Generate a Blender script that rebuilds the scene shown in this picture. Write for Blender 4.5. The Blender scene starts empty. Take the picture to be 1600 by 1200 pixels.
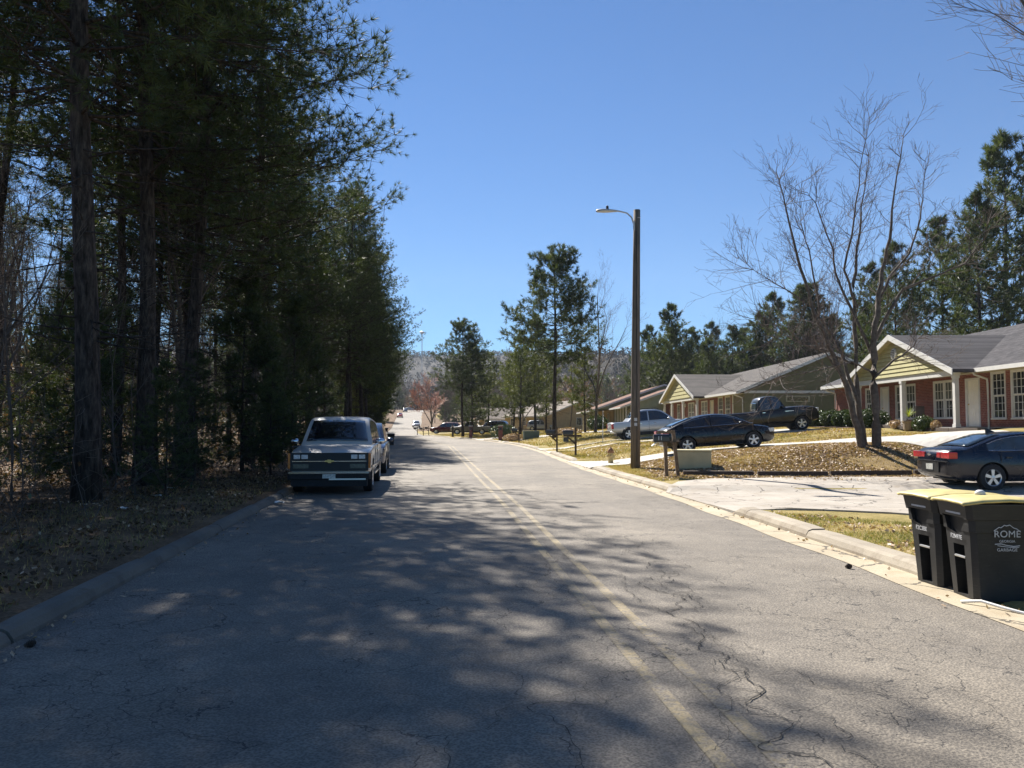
import bpy, math, random
import numpy as np
from mathutils import Vector, Matrix

# ------------------------------------------------------------------ camera, sky, sun, exposure
S = bpy.context.scene
COL = S.collection
cam_d = bpy.data.cameras.new('camera')
cam = bpy.data.objects.new('camera', cam_d); COL.objects.link(cam)
cam.location = (0, 0, 1.7)
cam.rotation_euler = (math.radians(90 + 2.93), 0, 0)
cam_d.sensor_width = 36; cam_d.lens = 28.125
cam_d.clip_start = 0.05; cam_d.clip_end = 8000
S.camera = cam

HAZE = 0.00016
SUN_ELEV = math.radians(42)
SUN_AZ = math.radians(-23)            # from +Y, negative = towards -X
world = bpy.data.worlds.new('World'); S.world = world
world.use_nodes = True
wn = world.node_tree; wn.nodes.clear()
sky = wn.nodes.new('ShaderNodeTexSky'); sky.sky_type = 'NISHITA'; sky.sun_disc = False
sky.sun_elevation = SUN_ELEV; sky.sun_rotation = SUN_AZ
sky.altitude = 200; sky.air_density = 1.0; sky.dust_density = 0.0; sky.ozone_density = 3.0
bg = wn.nodes.new('ShaderNodeBackground'); bg.inputs['Strength'].default_value = 0.045
tint = wn.nodes.new('ShaderNodeMix'); tint.data_type = 'RGBA'; tint.blend_type = 'MULTIPLY'
tint.inputs[0].default_value = 1.0
tint.inputs[7].default_value = (0.49, 0.80, 1.10, 1)
wo = wn.nodes.new('ShaderNodeOutputWorld')
wn.links.new(sky.outputs[0], tint.inputs[6])
wn.links.new(tint.outputs[2], bg.inputs['Color'])
wn.links.new(bg.outputs[0], wo.inputs['Surface'])

sun_d = bpy.data.lights.new('sun', 'SUN'); sun_d.energy = 5.0; sun_d.angle = math.radians(0.53)
sun_d.color = (1.0, 0.95, 0.88)
sun = bpy.data.objects.new('sun', sun_d); COL.objects.link(sun)
to_sun = Vector((math.sin(SUN_AZ) * math.cos(SUN_ELEV), math.cos(SUN_AZ) * math.cos(SUN_ELEV), math.sin(SUN_ELEV)))
sun.rotation_euler = to_sun.to_track_quat('Z', 'Y').to_euler()
sun.location = (-30, 60, 80)
S.view_settings.view_transform = 'Standard'; S.view_settings.look = 'None'
S.view_settings.gamma = 1; S.view_settings.use_curve_mapping = False
S.view_settings.exposure = 1.25
S.cycles.max_bounces = 6; S.cycles.diffuse_bounces = 3; S.cycles.transmission_bounces = 4
S.cycles.transparent_max_bounces = 6; S.cycles.volume_bounces = 0

R = random.Random(11)
rng = np.random.default_rng(11)
PI = math.pi

# ------------------------------------------------------------------ helpers
def tag(o, label=None, cat=None, group=None, kind=None):
    if label: o['label'] = label
    if cat: o['category'] = cat
    if group: o['group'] = group
    if kind: o['kind'] = kind
    return o

def empty(name, loc=(0, 0, 0), rz=0.0, label=None, cat=None, group=None, scale=1.0):
    o = bpy.data.objects.new(name, None); COL.objects.link(o)
    o.location = loc; o.rotation_euler = (0, 0, rz); o.scale = (scale,) * 3
    o.empty_display_size = 0.2
    return tag(o, label, cat, group)

def link(name, me, parent=None):
    o = bpy.data.objects.new(name, me); COL.objects.link(o)
    if parent: o.parent = parent
    return o

def fastmesh(name, V, F, mats, parent=None, smooth=False, midx=None):
    """V (n,3) array, F (m,k) array of equal sized faces"""
    V = np.asarray(V, dtype=np.float32); F = np.asarray(F, dtype=np.int32)
    me = bpy.data.meshes.new(name)
    me.vertices.add(len(V)); me.vertices.foreach_set('co', V.ravel())
    k = F.shape[1]
    me.loops.add(F.size); me.loops.foreach_set('vertex_index', F.ravel())
    me.polygons.add(len(F)); me.polygons.foreach_set('loop_start', np.arange(0, F.size, k, dtype=np.int32))
    if smooth: me.polygons.foreach_set('use_smooth', np.ones(len(F), dtype=bool))
    if not isinstance(mats, (list, tuple)): mats = [mats]
    for m in mats: me.materials.append(m)
    if midx is not None: me.polygons.foreach_set('material_index', np.asarray(midx, dtype=np.int32))
    me.update(calc_edges=True)
    return link(name, me, parent)

class MB:
    def __init__(s): s.v = []; s.f = []
    def add(s, V, F):
        n = len(s.v); s.v += [tuple(p) for p in V]; s.f += [tuple(i + n for i in f) for f in F]; return s
    def box(s, x0, x1, y0, y1, z0, z1):
        V = [(x0, y0, z0), (x1, y0, z0), (x1, y1, z0), (x0, y1, z0), (x0, y0, z1), (x1, y0, z1), (x1, y1, z1), (x0, y1, z1)]
        return s.add(V, [(0, 3, 2, 1), (4, 5, 6, 7), (0, 1, 5, 4), (1, 2, 6, 5), (2, 3, 7, 6), (3, 0, 4, 7)])
    def hexa(s, b, t):       # bottom 4, top 4 points (counter clockwise seen from above)
        return s.add(list(b) + list(t), [(0, 3, 2, 1), (4, 5, 6, 7), (0, 1, 5, 4), (1, 2, 6, 5), (2, 3, 7, 6), (3, 0, 4, 7)])
    def prism(s, poly, a0, a1, axis):  # poly of 2D points, extruded along axis
        def P(p, a):
            return {'x': (a, p[0], p[1]), 'y': (p[0], a, p[1]), 'z': (p[0], p[1], a)}[axis]
        n = len(poly); V = [P(p, a0) for p in poly] + [P(p, a1) for p in poly]
        F = [tuple(range(n))[::-1], tuple(range(n, 2 * n))] + [(i, (i + 1) % n, n + (i + 1) % n, n + i) for i in range(n)]
        return s.add(V, F)
    def tube(s, pts, rad, n=8, cap=True):
        pts = [Vector(p) for p in pts]
        if not isinstance(rad, (list, tuple)): rad = [rad] * len(pts)
        V = []; F = []
        up = Vector((0, 0, 1))
        for i, p in enumerate(pts):
            d = (pts[min(i + 1, len(pts) - 1)] - pts[max(i - 1, 0)]).normalized()
            a = d.cross(up)
            if a.length < 1e-3: a = Vector((1, 0, 0))
            a.normalize(); b = d.cross(a)
            for k in range(n):
                t = 2 * PI * k / n
                V.append(p + (a * math.cos(t) + b * math.sin(t)) * rad[i])
        for i in range(len(pts) - 1):
            for k in range(n):
                F.append((i * n + k, i * n + (k + 1) % n, (i + 1) * n + (k + 1) % n, (i + 1) * n + k))
        if cap:
            F.append(tuple(range(n))[::-1]); F.append(tuple((len(pts) - 1) * n + k for k in range(n)))
        return s.add(V, F)
    def lathe(s, prof, n=20, axis='z', c=(0, 0, 0), cap=True):   # prof: (r, h)
        V = []; F = []
        for r, h in prof:
            for k in range(n):
                t = 2 * PI * k / n; u, v = r * math.cos(t), r * math.sin(t)
                p = {'z': (u, v, h), 'y': (u, h, v), 'x': (h, u, v)}[axis]
                V.append((p[0] + c[0], p[1] + c[1], p[2] + c[2]))
        for i in range(len(prof) - 1):
            for k in range(n):
                F.append((i * n + k, i * n + (k + 1) % n, (i + 1) * n + (k + 1) % n, (i + 1) * n + k))
        if cap: F.append(tuple(range(n))[::-1]); F.append(tuple((len(prof) - 1) * n + k for k in range(n)))
        return s.add(V, F)
    def build(s, name, mats, parent=None, smooth=False, bevel=0):
        me = bpy.data.meshes.new(name); me.from_pydata(s.v, [], s.f)
        if not isinstance(mats, (list, tuple)): mats = [mats]
        for m in mats: me.materials.append(m)
        if smooth:
            for p in me.polygons: p.use_smooth = True
        o = link(name, me, parent)
        if bevel:
            b = o.modifiers.new('bevel', 'BEVEL'); b.width = bevel; b.segments = 2; b.limit_method = 'ANGLE'
        return o

def copy_tree(o, parent=None, loc=None, rz=None, scale=None, label=None, group=None):
    c = o.copy(); COL.objects.link(c)
    if parent: c.parent = parent
    if loc is not None: c.location = loc
    if rz is not None: c.rotation_euler = (0, 0, rz)
    if scale is not None: c.scale = scale if isinstance(scale, tuple) else (scale,) * 3
    if label: c['label'] = label
    if group: c['group'] = group
    for ch in o.children: copy_tree(ch, c)
    return c

# ------------------------------------------------------------------ materials
def lin(c): return tuple(c) + (1,) if len(c) == 3 else c

class NT:
    def __init__(s, name):
        s.m = bpy.data.materials.new(name); s.m.use_nodes = True
        s.t = s.m.node_tree; s.t.nodes.clear()
        s.out = s.t.nodes.new('ShaderNodeOutputMaterial')
    def n(s, typ, **kw):
        nd = s.t.nodes.new(typ)
        for k, v in kw.items(): setattr(nd, k, v)
        return nd
    def l(s, a, b): s.t.links.new(a, b)
    def coords(s, kind='pos'):
        if kind == 'pos': return s.n('ShaderNodeNewGeometry').outputs['Position']
        return s.n('ShaderNodeTexCoord').outputs['Object']
    def noise(s, vec, scale, detail=4, rough=0.55):
        nd = s.n('ShaderNodeTexNoise'); nd.inputs['Scale'].default_value = scale
        nd.inputs['Detail'].default_value = detail; nd.inputs['Roughness'].default_value = rough
        s.l(vec, nd.inputs['Vector']); return nd.outputs['Fac']
    def ramp(s, fac, stops):
        r = s.n('ShaderNodeValToRGB'); e = r.color_ramp.elements
        while len(e) < len(stops): e.new(0.5)
        for i, (p, c) in enumerate(stops): e[i].position = p; e[i].color = lin(c)
        s.l(fac, r.inputs[0]); return r.outputs[0]
    def mix(s, fac, a, b, blend='MIX'):
        m = s.n('ShaderNodeMix', data_type='RGBA', blend_type=blend)
        for sock, v in ((m.inputs[0], fac), (m.inputs[6], a), (m.inputs[7], b)):
            if isinstance(v, (int, float)): sock.default_value = v
            elif isinstance(v, tuple): sock.default_value = lin(v)
            else: s.l(v, sock)
        return m.outputs[2]
    def math(s, op, a, b=0.0, c=None):
        m = s.n('ShaderNodeMath', operation=op)
        for i, v in enumerate((a, b) if c is None else (a, b, c)):
            if isinstance(v, (int, float)): m.inputs[i].default_value = v
            else: s.l(v, m.inputs[i])
        return m.outputs[0]
    def map(s, vec, scale=(1, 1, 1), rot=(0, 0, 0)):
        m = s.n('ShaderNodeMapping'); m.inputs['Scale'].default_value = scale; m.inputs['Rotation'].default_value = rot
        s.l(vec, m.inputs['Vector']); return m.outputs[0]
    def finish(s, color, rough=0.8, bump=None, bstr=0.3, bdist=0.02, spec=0.5, metal=0.0, coat=0.0):
        p = s.n('ShaderNodeBsdfPrincipled')
        if isinstance(color, tuple): p.inputs['Base Color'].default_value = lin(color)
        else: s.l(color, p.inputs['Base Color'])
        if isinstance(rough, (int, float)): p.inputs['Roughness'].default_value = rough
        else: s.l(rough, p.inputs['Roughness'])
        p.inputs['Specular IOR Level'].default_value = spec; p.inputs['Metallic'].default_value = metal
        p.inputs['Coat Weight'].default_value = coat; p.inputs['Coat Roughness'].default_value = 0.06
        if bump is not None:
            b = s.n('ShaderNodeBump'); b.inputs['Strength'].default_value = bstr; b.inputs['Distance'].default_value = bdist
            s.l(bump, b.inputs['Height']); s.l(b.outputs[0], p.inputs['Normal'])
        s.l(p.outputs[0], s.out.inputs['Surface']); s.p = p
        return s.m

def simple(name, c, rough=0.7, var=0.25, scale=6, kind='obj', **kw):
    t = NT(name); v = t.coords(kind); f = t.noise(v, scale, 5)
    a = tuple(x * (1 - var) for x in c); b = tuple(min(1, x * (1 + var)) for x in c)
    bump = t.noise(v, scale * 8, 3) if kw.pop('bumpy', False) else None
    return t.finish(t.ramp(f, [(0.3, a), (0.7, b)]), rough, bump=bump, **kw)

def leafmat(name, stops, trans=0.35, rough=0.55, scale=1.2):
    t = NT(name); v = t.coords('pos'); f = t.noise(v, scale, 3)
    f2 = t.noise(v, scale * 14, 2)
    c = t.ramp(t.math('ADD', t.math('MULTIPLY', f, 0.55), t.math('MULTIPLY', f2, 0.45)), stops)
    p = t.n('ShaderNodeBsdfPrincipled'); t.l(c, p.inputs['Base Color']); p.inputs['Roughness'].default_value = rough
    p.inputs['Specular IOR Level'].default_value = 0.35 if trans else 0.05
    tr = t.n('ShaderNodeBsdfTranslucent'); t.l(t.mix(1.0, c, (1.3, 1.25, 0.5), 'MULTIPLY'), tr.inputs['Color'])
    mx = t.n('ShaderNodeMixShader'); mx.inputs[0].default_value = trans
    t.l(p.outputs[0], mx.inputs[1]); t.l(tr.outputs[0], mx.inputs[2]); t.l(mx.outputs[0], t.out.inputs['Surface'])
    return t.m

def asphalt_nodes(t):
    v = t.coords('pos')
    big = t.noise(v, 0.35, 4); mid = t.noise(v, 3.0, 5); fine = t.noise(v, 75, 3, 0.75)
    ag = t.n('ShaderNodeTexVoronoi'); ag.inputs['Scale'].default_value = 60; t.l(v, ag.inputs['Vector'])
    base = t.ramp(big, [(0.3, (0.138, 0.120, 0.098)), (0.7, (0.195, 0.172, 0.142))])
    base = t.mix(0.35, base, t.ramp(mid, [(0.3, (0.10, 0.088, 0.073)), (0.7, (0.235, 0.208, 0.17))]))
    grain = t.ramp(t.math('ADD', t.math('MULTIPLY', fine, 0.6), t.math('MULTIPLY', ag.outputs['Distance'], 0.55)),
                   [(0.25, (0.32, 0.32, 0.32)), (0.5, (0.93, 0.93, 0.93)), (0.74, (1.65, 1.62, 1.55))])
    base = t.mix(0.75, base, grain, 'MULTIPLY')
    # lengthwise tyre-polished bands and patches
    st = t.noise(t.map(v, (1.1, 0.05, 1), (0, 0, 0.11)), 1.0, 2)
    base = t.mix(0.5, base, t.ramp(st, [(0.35, (0.84, 0.84, 0.85)), (0.65, (1.1, 1.09, 1.07))]), 'MULTIPLY')
    stn = t.ramp(t.noise(v, 0.75, 6, 0.62), [(0.54, (1, 1, 1)), (0.66, (0.72, 0.71, 0.70))])
    base = t.mix(0.8, base, stn, 'MULTIPLY')
    pale = t.ramp(t.noise(v, 0.22, 3, 0.5), [(0.42, (0.9, 0.9, 0.9)), (0.6, (1.12, 1.11, 1.08))])
    base = t.mix(1.0, base, pale, 'MULTIPLY')
    # fine alligator cracks where the paving is tired
    wv = t.n('ShaderNodeVectorMath', operation='ADD')
    nz = t.n('ShaderNodeTexNoise'); nz.inputs['Scale'].default_value = 3.0; nz.inputs['Detail'].default_value = 4; t.l(v, nz.inputs['Vector'])
    sc = t.n('ShaderNodeVectorMath', operation='SCALE'); sc.inputs['Scale'].default_value = 0.5; t.l(nz.outputs['Color'], sc.inputs[0])
    t.l(v, wv.inputs[0]); t.l(sc.outputs[0], wv.inputs[1])
    vo = t.n('ShaderNodeTexVoronoi', feature='DISTANCE_TO_EDGE'); vo.inputs['Scale'].default_value = 3.4; t.l(wv.outputs[0], vo.inputs['Vector'])
    crack = t.math('LESS_THAN', vo.outputs['Distance'], 0.011)
    vo2 = t.n('ShaderNodeTexVoronoi', feature='DISTANCE_TO_EDGE'); vo2.inputs['Scale'].default_value = 1.0; t.l(wv.outputs[0], vo2.inputs['Vector'])
    crack2 = t.math('LESS_THAN', vo2.outputs['Distance'], 0.0045)
    msk = t.math('GREATER_THAN', t.noise(v, 0.5, 3), 0.56)
    msk2 = t.math('GREATER_THAN', t.noise(v, 0.9, 3), 0.50)
    ck = t.math('MAXIMUM', t.math('MULTIPLY', crack, msk), t.math('MULTIPLY', crack2, msk2))
    base = t.mix(t.math('MULTIPLY', ck, 0.75), base, (0.03, 0.028, 0.026))
    hgt = t.math('SUBTRACT', t.math('ADD', t.math('MULTIPLY', fine, 0.5), ag.outputs['Distance']), t.math('MULTIPLY', ck, 1.2))
    return v, base, hgt

M = {}
t = NT('asphalt'); v, c, h = asphalt_nodes(t)
M['asphalt'] = t.finish(c, 0.82, bump=h, bstr=0.6, bdist=0.008, spec=0.35)
t = NT('worn_yellow_paint'); v, c, h = asphalt_nodes(t)
pm = t.ramp(t.math('ADD', t.math('MULTIPLY', t.noise(v, 18, 5, 0.7), 0.6), t.math('MULTIPLY', t.noise(v, 1.2, 2), 0.4)), [(0.415, (0, 0, 0)), (0.62, (0.68, 0.68, 0.68))])
M['yellow'] = t.finish(t.mix(pm, c, (0.44, 0.335, 0.15)), 0.8, bump=h, bstr=0.4, bdist=0.006)
M['crack'] = simple('crack_fill', (0.045, 0.04, 0.034), 0.95, kind='pos')

def concrete(name, a, b, cracks=False, cs=1.2, dirt=(0.16, 0.12, 0.08)):
    t = NT(name); v = t.coords('pos')
    big = t.noise(v, 0.8, 5); fine = t.noise(v, 60, 3, 0.7)
    c = t.ramp(big, [(0.3, a), (0.7, b)])
    c = t.mix(0.5, c, t.ramp(fine, [(0.3, (0.7, 0.7, 0.7)), (0.7, (1.2, 1.2, 1.2))]), 'MULTIPLY')
    c = t.mix(t.ramp(t.noise(v, 2.6, 5, 0.65), [(0.52, (0, 0, 0)), (0.72, (0.7, 0.7, 0.7))]), c, dirt)
    h = fine
    if cracks:
        nz = t.n('ShaderNodeTexNoise'); nz.inputs['Scale'].default_value = 1.6; nz.inputs['Detail'].default_value = 5; t.l(v, nz.inputs['Vector'])
        sc = t.n('ShaderNodeVectorMath', operation='SCALE'); sc.inputs['Scale'].default_value = 0.9; t.l(nz.outputs['Color'], sc.inputs[0])
        wv = t.n('ShaderNodeVectorMath', operation='ADD'); t.l(v, wv.inputs[0]); t.l(sc.outputs[0], wv.inputs[1])
        vo = t.n('ShaderNodeTexVoronoi', feature='DISTANCE_TO_EDGE'); vo.inputs['Scale'].default_value = cs; t.l(wv.outputs[0], vo.inputs['Vector'])
        ck = t.math('MULTIPLY', t.math('LESS_THAN', vo.outputs['Distance'], 0.014), t.math('GREATER_THAN', t.noise(v, 0.45, 2), 0.44))
        c = t.mix(t.math('MULTIPLY', ck, 0.85), c, (0.05, 0.04, 0.03)); h = t.math('SUBTRACT', fine, t.math('MULTIPLY', ck, 2))
    return t.finish(c, 0.85, bump=h, bstr=0.4, bdist=0.008)
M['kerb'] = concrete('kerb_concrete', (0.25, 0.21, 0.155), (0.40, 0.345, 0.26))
M['kerb_shaded'] = concrete('shaded_kerb_concrete', (0.10, 0.088, 0.07), (0.19, 0.165, 0.13), dirt=(0.06, 0.045, 0.03))  # kerb concrete darkened so its colour carries the shade on the left
M['gutter'] = concrete('gutter_concrete', (0.36, 0.29, 0.19), (0.46, 0.40, 0.28), True, 0.8, dirt=(0.30, 0.22, 0.12))
M['drive_old'] = concrete('old_driveway_concrete', (0.31, 0.27, 0.22), (0.43, 0.385, 0.32), True, 0.9, dirt=(0.25, 0.2, 0.14))
M['drive'] = concrete('driveway_concrete', (0.42, 0.39, 0.34), (0.52, 0.49, 0.43), dirt=(0.34, 0.30, 0.24))
M['walk'] = concrete('foundation_concrete', (0.30, 0.28, 0.26), (0.38, 0.36, 0.33))

def ground(name, stops, bump=0.6, s1=1.3, s2=22):
    t = NT(name); v = t.coords('pos')
    f = t.math('ADD', t.math('MULTIPLY', t.noise(v, s1, 5, 0.6), 0.5), t.math('MULTIPLY', t.noise(v, s2, 4, 0.7), 0.5))
    return t.finish(t.ramp(f, stops), 0.95, bump=t.noise(v, s2 * 1.5, 4, 0.7), bstr=bump, bdist=0.05, spec=0.2)
M['litter'] = ground('forest_litter', [(0.36, (0.055, 0.036, 0.020)), (0.5, (0.14, 0.088, 0.048)), (0.62, (0.26, 0.165, 0.095))])
M['lawn'] = ground('winter_lawn', [(0.36, (0.15, 0.125, 0.035)), (0.48, (0.27, 0.215, 0.075)), (0.60, (0.38, 0.29, 0.12))])
M['bank'] = ground('leafy_bank', [(0.38, (0.17, 0.12, 0.06)), (0.5, (0.30, 0.215, 0.11)), (0.62, (0.42, 0.31, 0.15))])
M['mulch'] = simple('mulch', (0.09, 0.05, 0.03), 0.95, 0.5, 25, 'pos', bumpy=True)
M['bark'] = NT('pine_bark')
t = M['bark']; v = t.coords('obj'); br = t.noise(t.map(v, (9, 9, 2.2)), 1.6, 5, 0.65)
M['bark'] = t.finish(t.ramp(br, [(0.35, (0.014, 0.011, 0.009)), (0.52, (0.050, 0.040, 0.033)), (0.68, (0.105, 0.084, 0.068))]), 0.92, bump=br, bstr=0.8, bdist=0.03, spec=0.2)
M['greybark'] = simple('grey_bark', (0.10, 0.083, 0.068), 0.9, 0.45, 8, 'obj', bumpy=True, bstr=0.5)
M['twig'] = simple('twig_bark', (0.125, 0.095, 0.078), 0.85, 0.3, 4, 'obj')
M['darktwig'] = simple('dark_twigs', (0.10, 0.08, 0.065), 0.9, 0.3, 4, 'obj')
M['redtwig'] = leafmat('budding_twigs', [(0.35, (0.34, 0.17, 0.14)), (0.5, (0.52, 0.28, 0.22)), (0.65, (0.60, 0.38, 0.29))], 0.2)
M['needle'] = leafmat('pine_needles', [(0.35, (0.022, 0.034, 0.014)), (0.5, (0.052, 0.075, 0.026)), (0.65, (0.10, 0.125, 0.042))], 0.30, scale=0.5)
M['needle_far'] = leafmat('distant_pine_needles', [(0.35, (0.028, 0.042, 0.018)), (0.5, (0.065, 0.090, 0.034)), (0.65, (0.13, 0.155, 0.06))], 0.3, scale=0.5)
M['needle2'] = leafmat('yellow_pine_needles', [(0.35, (0.045, 0.062, 0.018)), (0.5, (0.10, 0.125, 0.035)), (0.65, (0.17, 0.18, 0.055))], 0.35, scale=0.5)
M['leaf'] = leafmat('evergreen_leaves', [(0.35, (0.016, 0.030, 0.010)), (0.5, (0.045, 0.075, 0.020)), (0.65, (0.09, 0.12, 0.04))], 0.2, 0.4, 3)
M['yucca'] = leafmat('yucca_leaves', [(0.35, (0.12, 0.17, 0.03)), (0.5, (0.28, 0.34, 0.07)), (0.65, (0.42, 0.46, 0.12))], 0.35, 0.45, 5)
M['deadleaf'] = leafmat('fallen_leaf', [(0.36, (0.15, 0.09, 0.05)), (0.46, (0.31, 0.20, 0.12)), (0.54, (0.48, 0.35, 0.22)), (0.64, (0.66, 0.53, 0.39))], 0.15, 0.5, 9)
M['browntwig'] = leafmat('undergrowth_leaf', [(0.38, (0.045, 0.028, 0.017)), (0.5, (0.10, 0.06, 0.034)), (0.62, (0.19, 0.11, 0.062))], 0.3, 0.7, 2)
M['hilltree_brown'] = leafmat('bare_hill_trees', [(0.38, (0.022, 0.020, 0.016)), (0.5, (0.045, 0.038, 0.032)), (0.62, (0.075, 0.060, 0.050))], 0.0, 1.0, .05)
M['hilltree_green'] = leafmat('hill_pines', [(0.38, (0.012, 0.019, 0.010)), (0.5, (0.025, 0.038, 0.018)), (0.62, (0.045, 0.06, 0.03))], 0.0, 1.0, .05)
M['grass'] = leafmat('green_blades', [(0.38, (0.06, 0.085, 0.018)), (0.5, (0.13, 0.165, 0.035)), (0.62, (0.24, 0.26, 0.07))], 0.35, 0.6, 3)
M['drygrass'] = leafmat('dry_blades', [(0.38, (0.22, 0.15, 0.055)), (0.5, (0.37, 0.27, 0.10)), (0.62, (0.50, 0.40, 0.19))], 0.3, 0.6, 3)

t = NT('red_brick'); v = t.coords('obj')
cmb = t.n('ShaderNodeSeparateXYZ'); t.l(v, cmb.inputs[0]); cc = t.n('ShaderNodeCombineXYZ')
t.l(t.math('ADD', cmb.outputs[0], cmb.outputs[1]), cc.inputs[0]); t.l(cmb.outputs[2], cc.inputs[1])
bk = t.n('ShaderNodeTexBrick'); t.l(cc.outputs[0], bk.inputs['Vector'])
bk.inputs['Scale'].default_value = 1.0; bk.inputs['Brick Width'].default_value = 0.21; bk.inputs['Row Height'].default_value = 0.075
bk.inputs['Mortar Size'].default_value = 0.006; bk.inputs['Color1'].default_value = (0.145, 0.032, 0.024, 1)
bk.inputs['Color2'].default_value = (0.24, 0.062, 0.042, 1); bk.inputs['Mortar'].default_value = (0.30, 0.24, 0.20, 1)
c = t.mix(t.ramp(t.noise(v, 5, 3), [(0.6, (0, 0, 0)), (0.75, (0.6, 0.6, 0.6))]), bk.outputs['Color'], (0.42, 0.22, 0.17))
M['brick'] = t.finish(c, 0.9, bump=bk.outputs['Fac'], bstr=-0.5, bdist=0.01)

def shingle(name, a, b):
    t = NT(name); v = t.coords('obj')
    s = t.n('ShaderNodeSeparateXYZ'); t.l(v, s.inputs[0]); cc = t.n('ShaderNodeCombineXYZ')
    t.l(s.outputs[1], cc.inputs[0]); t.l(t.math('ADD', s.outputs[2], t.math('MULTIPLY', s.outputs[0], 0.02)), cc.inputs[1])
    bk = t.n('ShaderNodeTexBrick'); t.l(cc.outputs[0], bk.inputs['Vector'])
    bk.inputs['Scale'].default_value = 1; bk.inputs['Brick Width'].default_value = 0.3; bk.inputs['Row Height'].default_value = 0.06
    bk.inputs['Mortar Size'].default_value = 0.004
    bk.inputs['Color1'].default_value = lin(a); bk.inputs['Color2'].default_value = lin(b); bk.inputs['Mortar'].default_value = lin(tuple(x * .5 for x in a))
    c = t.mix(0.5, bk.outputs['Color'], t.ramp(t.noise(v, 1.2, 5), [(0.3, (0.7, 0.7, 0.7)), (0.7, (1.25, 1.22, 1.2))]), 'MULTIPLY')
    return t.finish(c, 0.95, bump=t.noise(v, 40, 3), bstr=0.4, bdist=0.01, spec=0.2)
M['shingle'] = shingle('charcoal_shingles', (0.050, 0.048, 0.050), (0.095, 0.089, 0.092))
M['shingle_grey'] = shingle('grey_shingles', (0.075, 0.068, 0.062), (0.13, 0.117, 0.105))
M['shingle_brown'] = shingle('brown_shingles', (0.15, 0.085, 0.06), (0.24, 0.14, 0.10))
M['shingle_tan'] = shingle('tan_shingles', (0.20, 0.17, 0.14), (0.28, 0.24, 0.20))
M['siding'] = simple('olive_siding', (0.36, 0.33, 0.145), 0.7, 0.08, 3)
M['siding_lit'] = simple('sunlit_olive_siding', (0.40, 0.365, 0.17), 0.7, 0.12, 3)  # olive siding lightened in colour as if sunlit, for the porch gables
M['siding_shaded'] = simple('shaded_olive_siding', (0.15, 0.14, 0.07), 0.75, 0.12, 3)  # same olive siding with the shade of the end walls painted in
M['siding_pale'] = simple('pale_green_siding', (0.36, 0.38, 0.25), 0.75, 0.08, 3)
M['tanwall'] = simple('tan_wall', (0.42, 0.32, 0.19), 0.8, 0.12, 2)
M['white'] = simple('white_trim', (0.62, 0.61, 0.57), 0.5, 0.06, 4)
M['door'] = simple('cream_door', (0.80, 0.76, 0.66), 0.45, 0.04, 4)
M['brass'] = simple('brass', (0.5, 0.36, 0.15), 0.3, 0.1, metal=1.0)
M['soffit'] = simple('soffit', (0.42, 0.38, 0.26), 0.8, 0.06)
M['glass'] = simple('window_glass', (0.025, 0.028, 0.03), 0.06, 0.4, 2, spec=0.9)
M['blind'] = simple('window_blind_glass', (0.11, 0.12, 0.11), 0.12, 0.3, 2, spec=0.8)
M['carglass'] = simple('tinted_car_glass', (0.006, 0.008, 0.011), 0.03, 0.2, spec=0.9, coat=0.5)
M['carglass2'] = simple('clear_car_glass', (0.03, 0.045, 0.055), 0.03, 0.3, 3, spec=1.0, coat=0.5)
M['rubber'] = simple('tyre_rubber', (0.02, 0.02, 0.021), 0.85, 0.3, 20)
M['rim'] = simple('alloy_rim', (0.55, 0.55, 0.56), 0.28, 0.05, metal=0.85)
M['chrome'] = simple('chrome', (0.72, 0.73, 0.75), 0.12, 0.03, metal=1.0)
M['blacktrim'] = simple('black_trim', (0.012, 0.012, 0.013), 0.5, 0.2)
M['redlamp'] = simple('red_lamp', (0.42, 0.012, 0.018), 0.12, 0.25, 14, coat=0.6)
M['clearlamp'] = simple('clear_lamp', (0.60, 0.62, 0.62), 0.1, 0.3, 20, coat=0.6)
M['lampdull'] = simple('dull_lamp', (0.10, 0.11, 0.09), 0.2, 0.3, 20, coat=0.3)
M['amber'] = simple('amber_lamp', (0.55, 0.16, 0.02), 0.2, 0.2, 20, coat=0.5)
M['plate'] = simple('licence_plate', (0.52, 0.52, 0.47), 0.5, 0.3, 30)
def paint(name, c, rough=0.28, metal=0.0, dust=0.2):
    t = NT(name); v = t.coords('obj'); f = t.noise(v, 3, 4); z = t.n('ShaderNodeSeparateXYZ'); t.l(v, z.inputs[0])
    low = t.ramp(z.outputs[2], [(0.25, (1, 1, 1)), (0.8, (0, 0, 0))])
    cc = t.mix(t.math('MULTIPLY', t.math('MULTIPLY', f, dust), low), c, (0.22, 0.18, 0.14))
    return t.finish(cc, t.math('ADD', t.math('MULTIPLY', f, 0.12), rough - 0.06), metal=metal, coat=0.45, spec=0.35)
M['p_black'] = paint('black_car_paint', (0.004, 0.0045, 0.006), dust=0.03)
M['p_navy'] = paint('deep_navy_car_paint', (0.003, 0.005, 0.014), dust=0.03)
M['p_silver'] = paint('silver_car_paint', (0.42, 0.44, 0.47), 0.3, 0.5)
M['p_white'] = paint('aged_white_car_paint', (0.46, 0.44, 0.41), 0.45, dust=0.6)
M['p_flat'] = paint('flat_black_truck_paint', (0.006, 0.0065, 0.010), 0.40, dust=0.03)
M['p_blue'] = paint('dark_blue_car_paint', (0.02, 0.04, 0.09))
M['p_maroon'] = paint('maroon_car_paint', (0.12, 0.02, 0.025))
M['p_red'] = paint('bright_red_car_paint', (0.42, 0.03, 0.025))
M['p_tan'] = paint('grey_beige_car_paint', (0.27, 0.25, 0.21), 0.4)
M['plastic'] = simple('black_bin_plastic', (0.011, 0.0115, 0.0125), 0.55, 0.25, 9)
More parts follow.
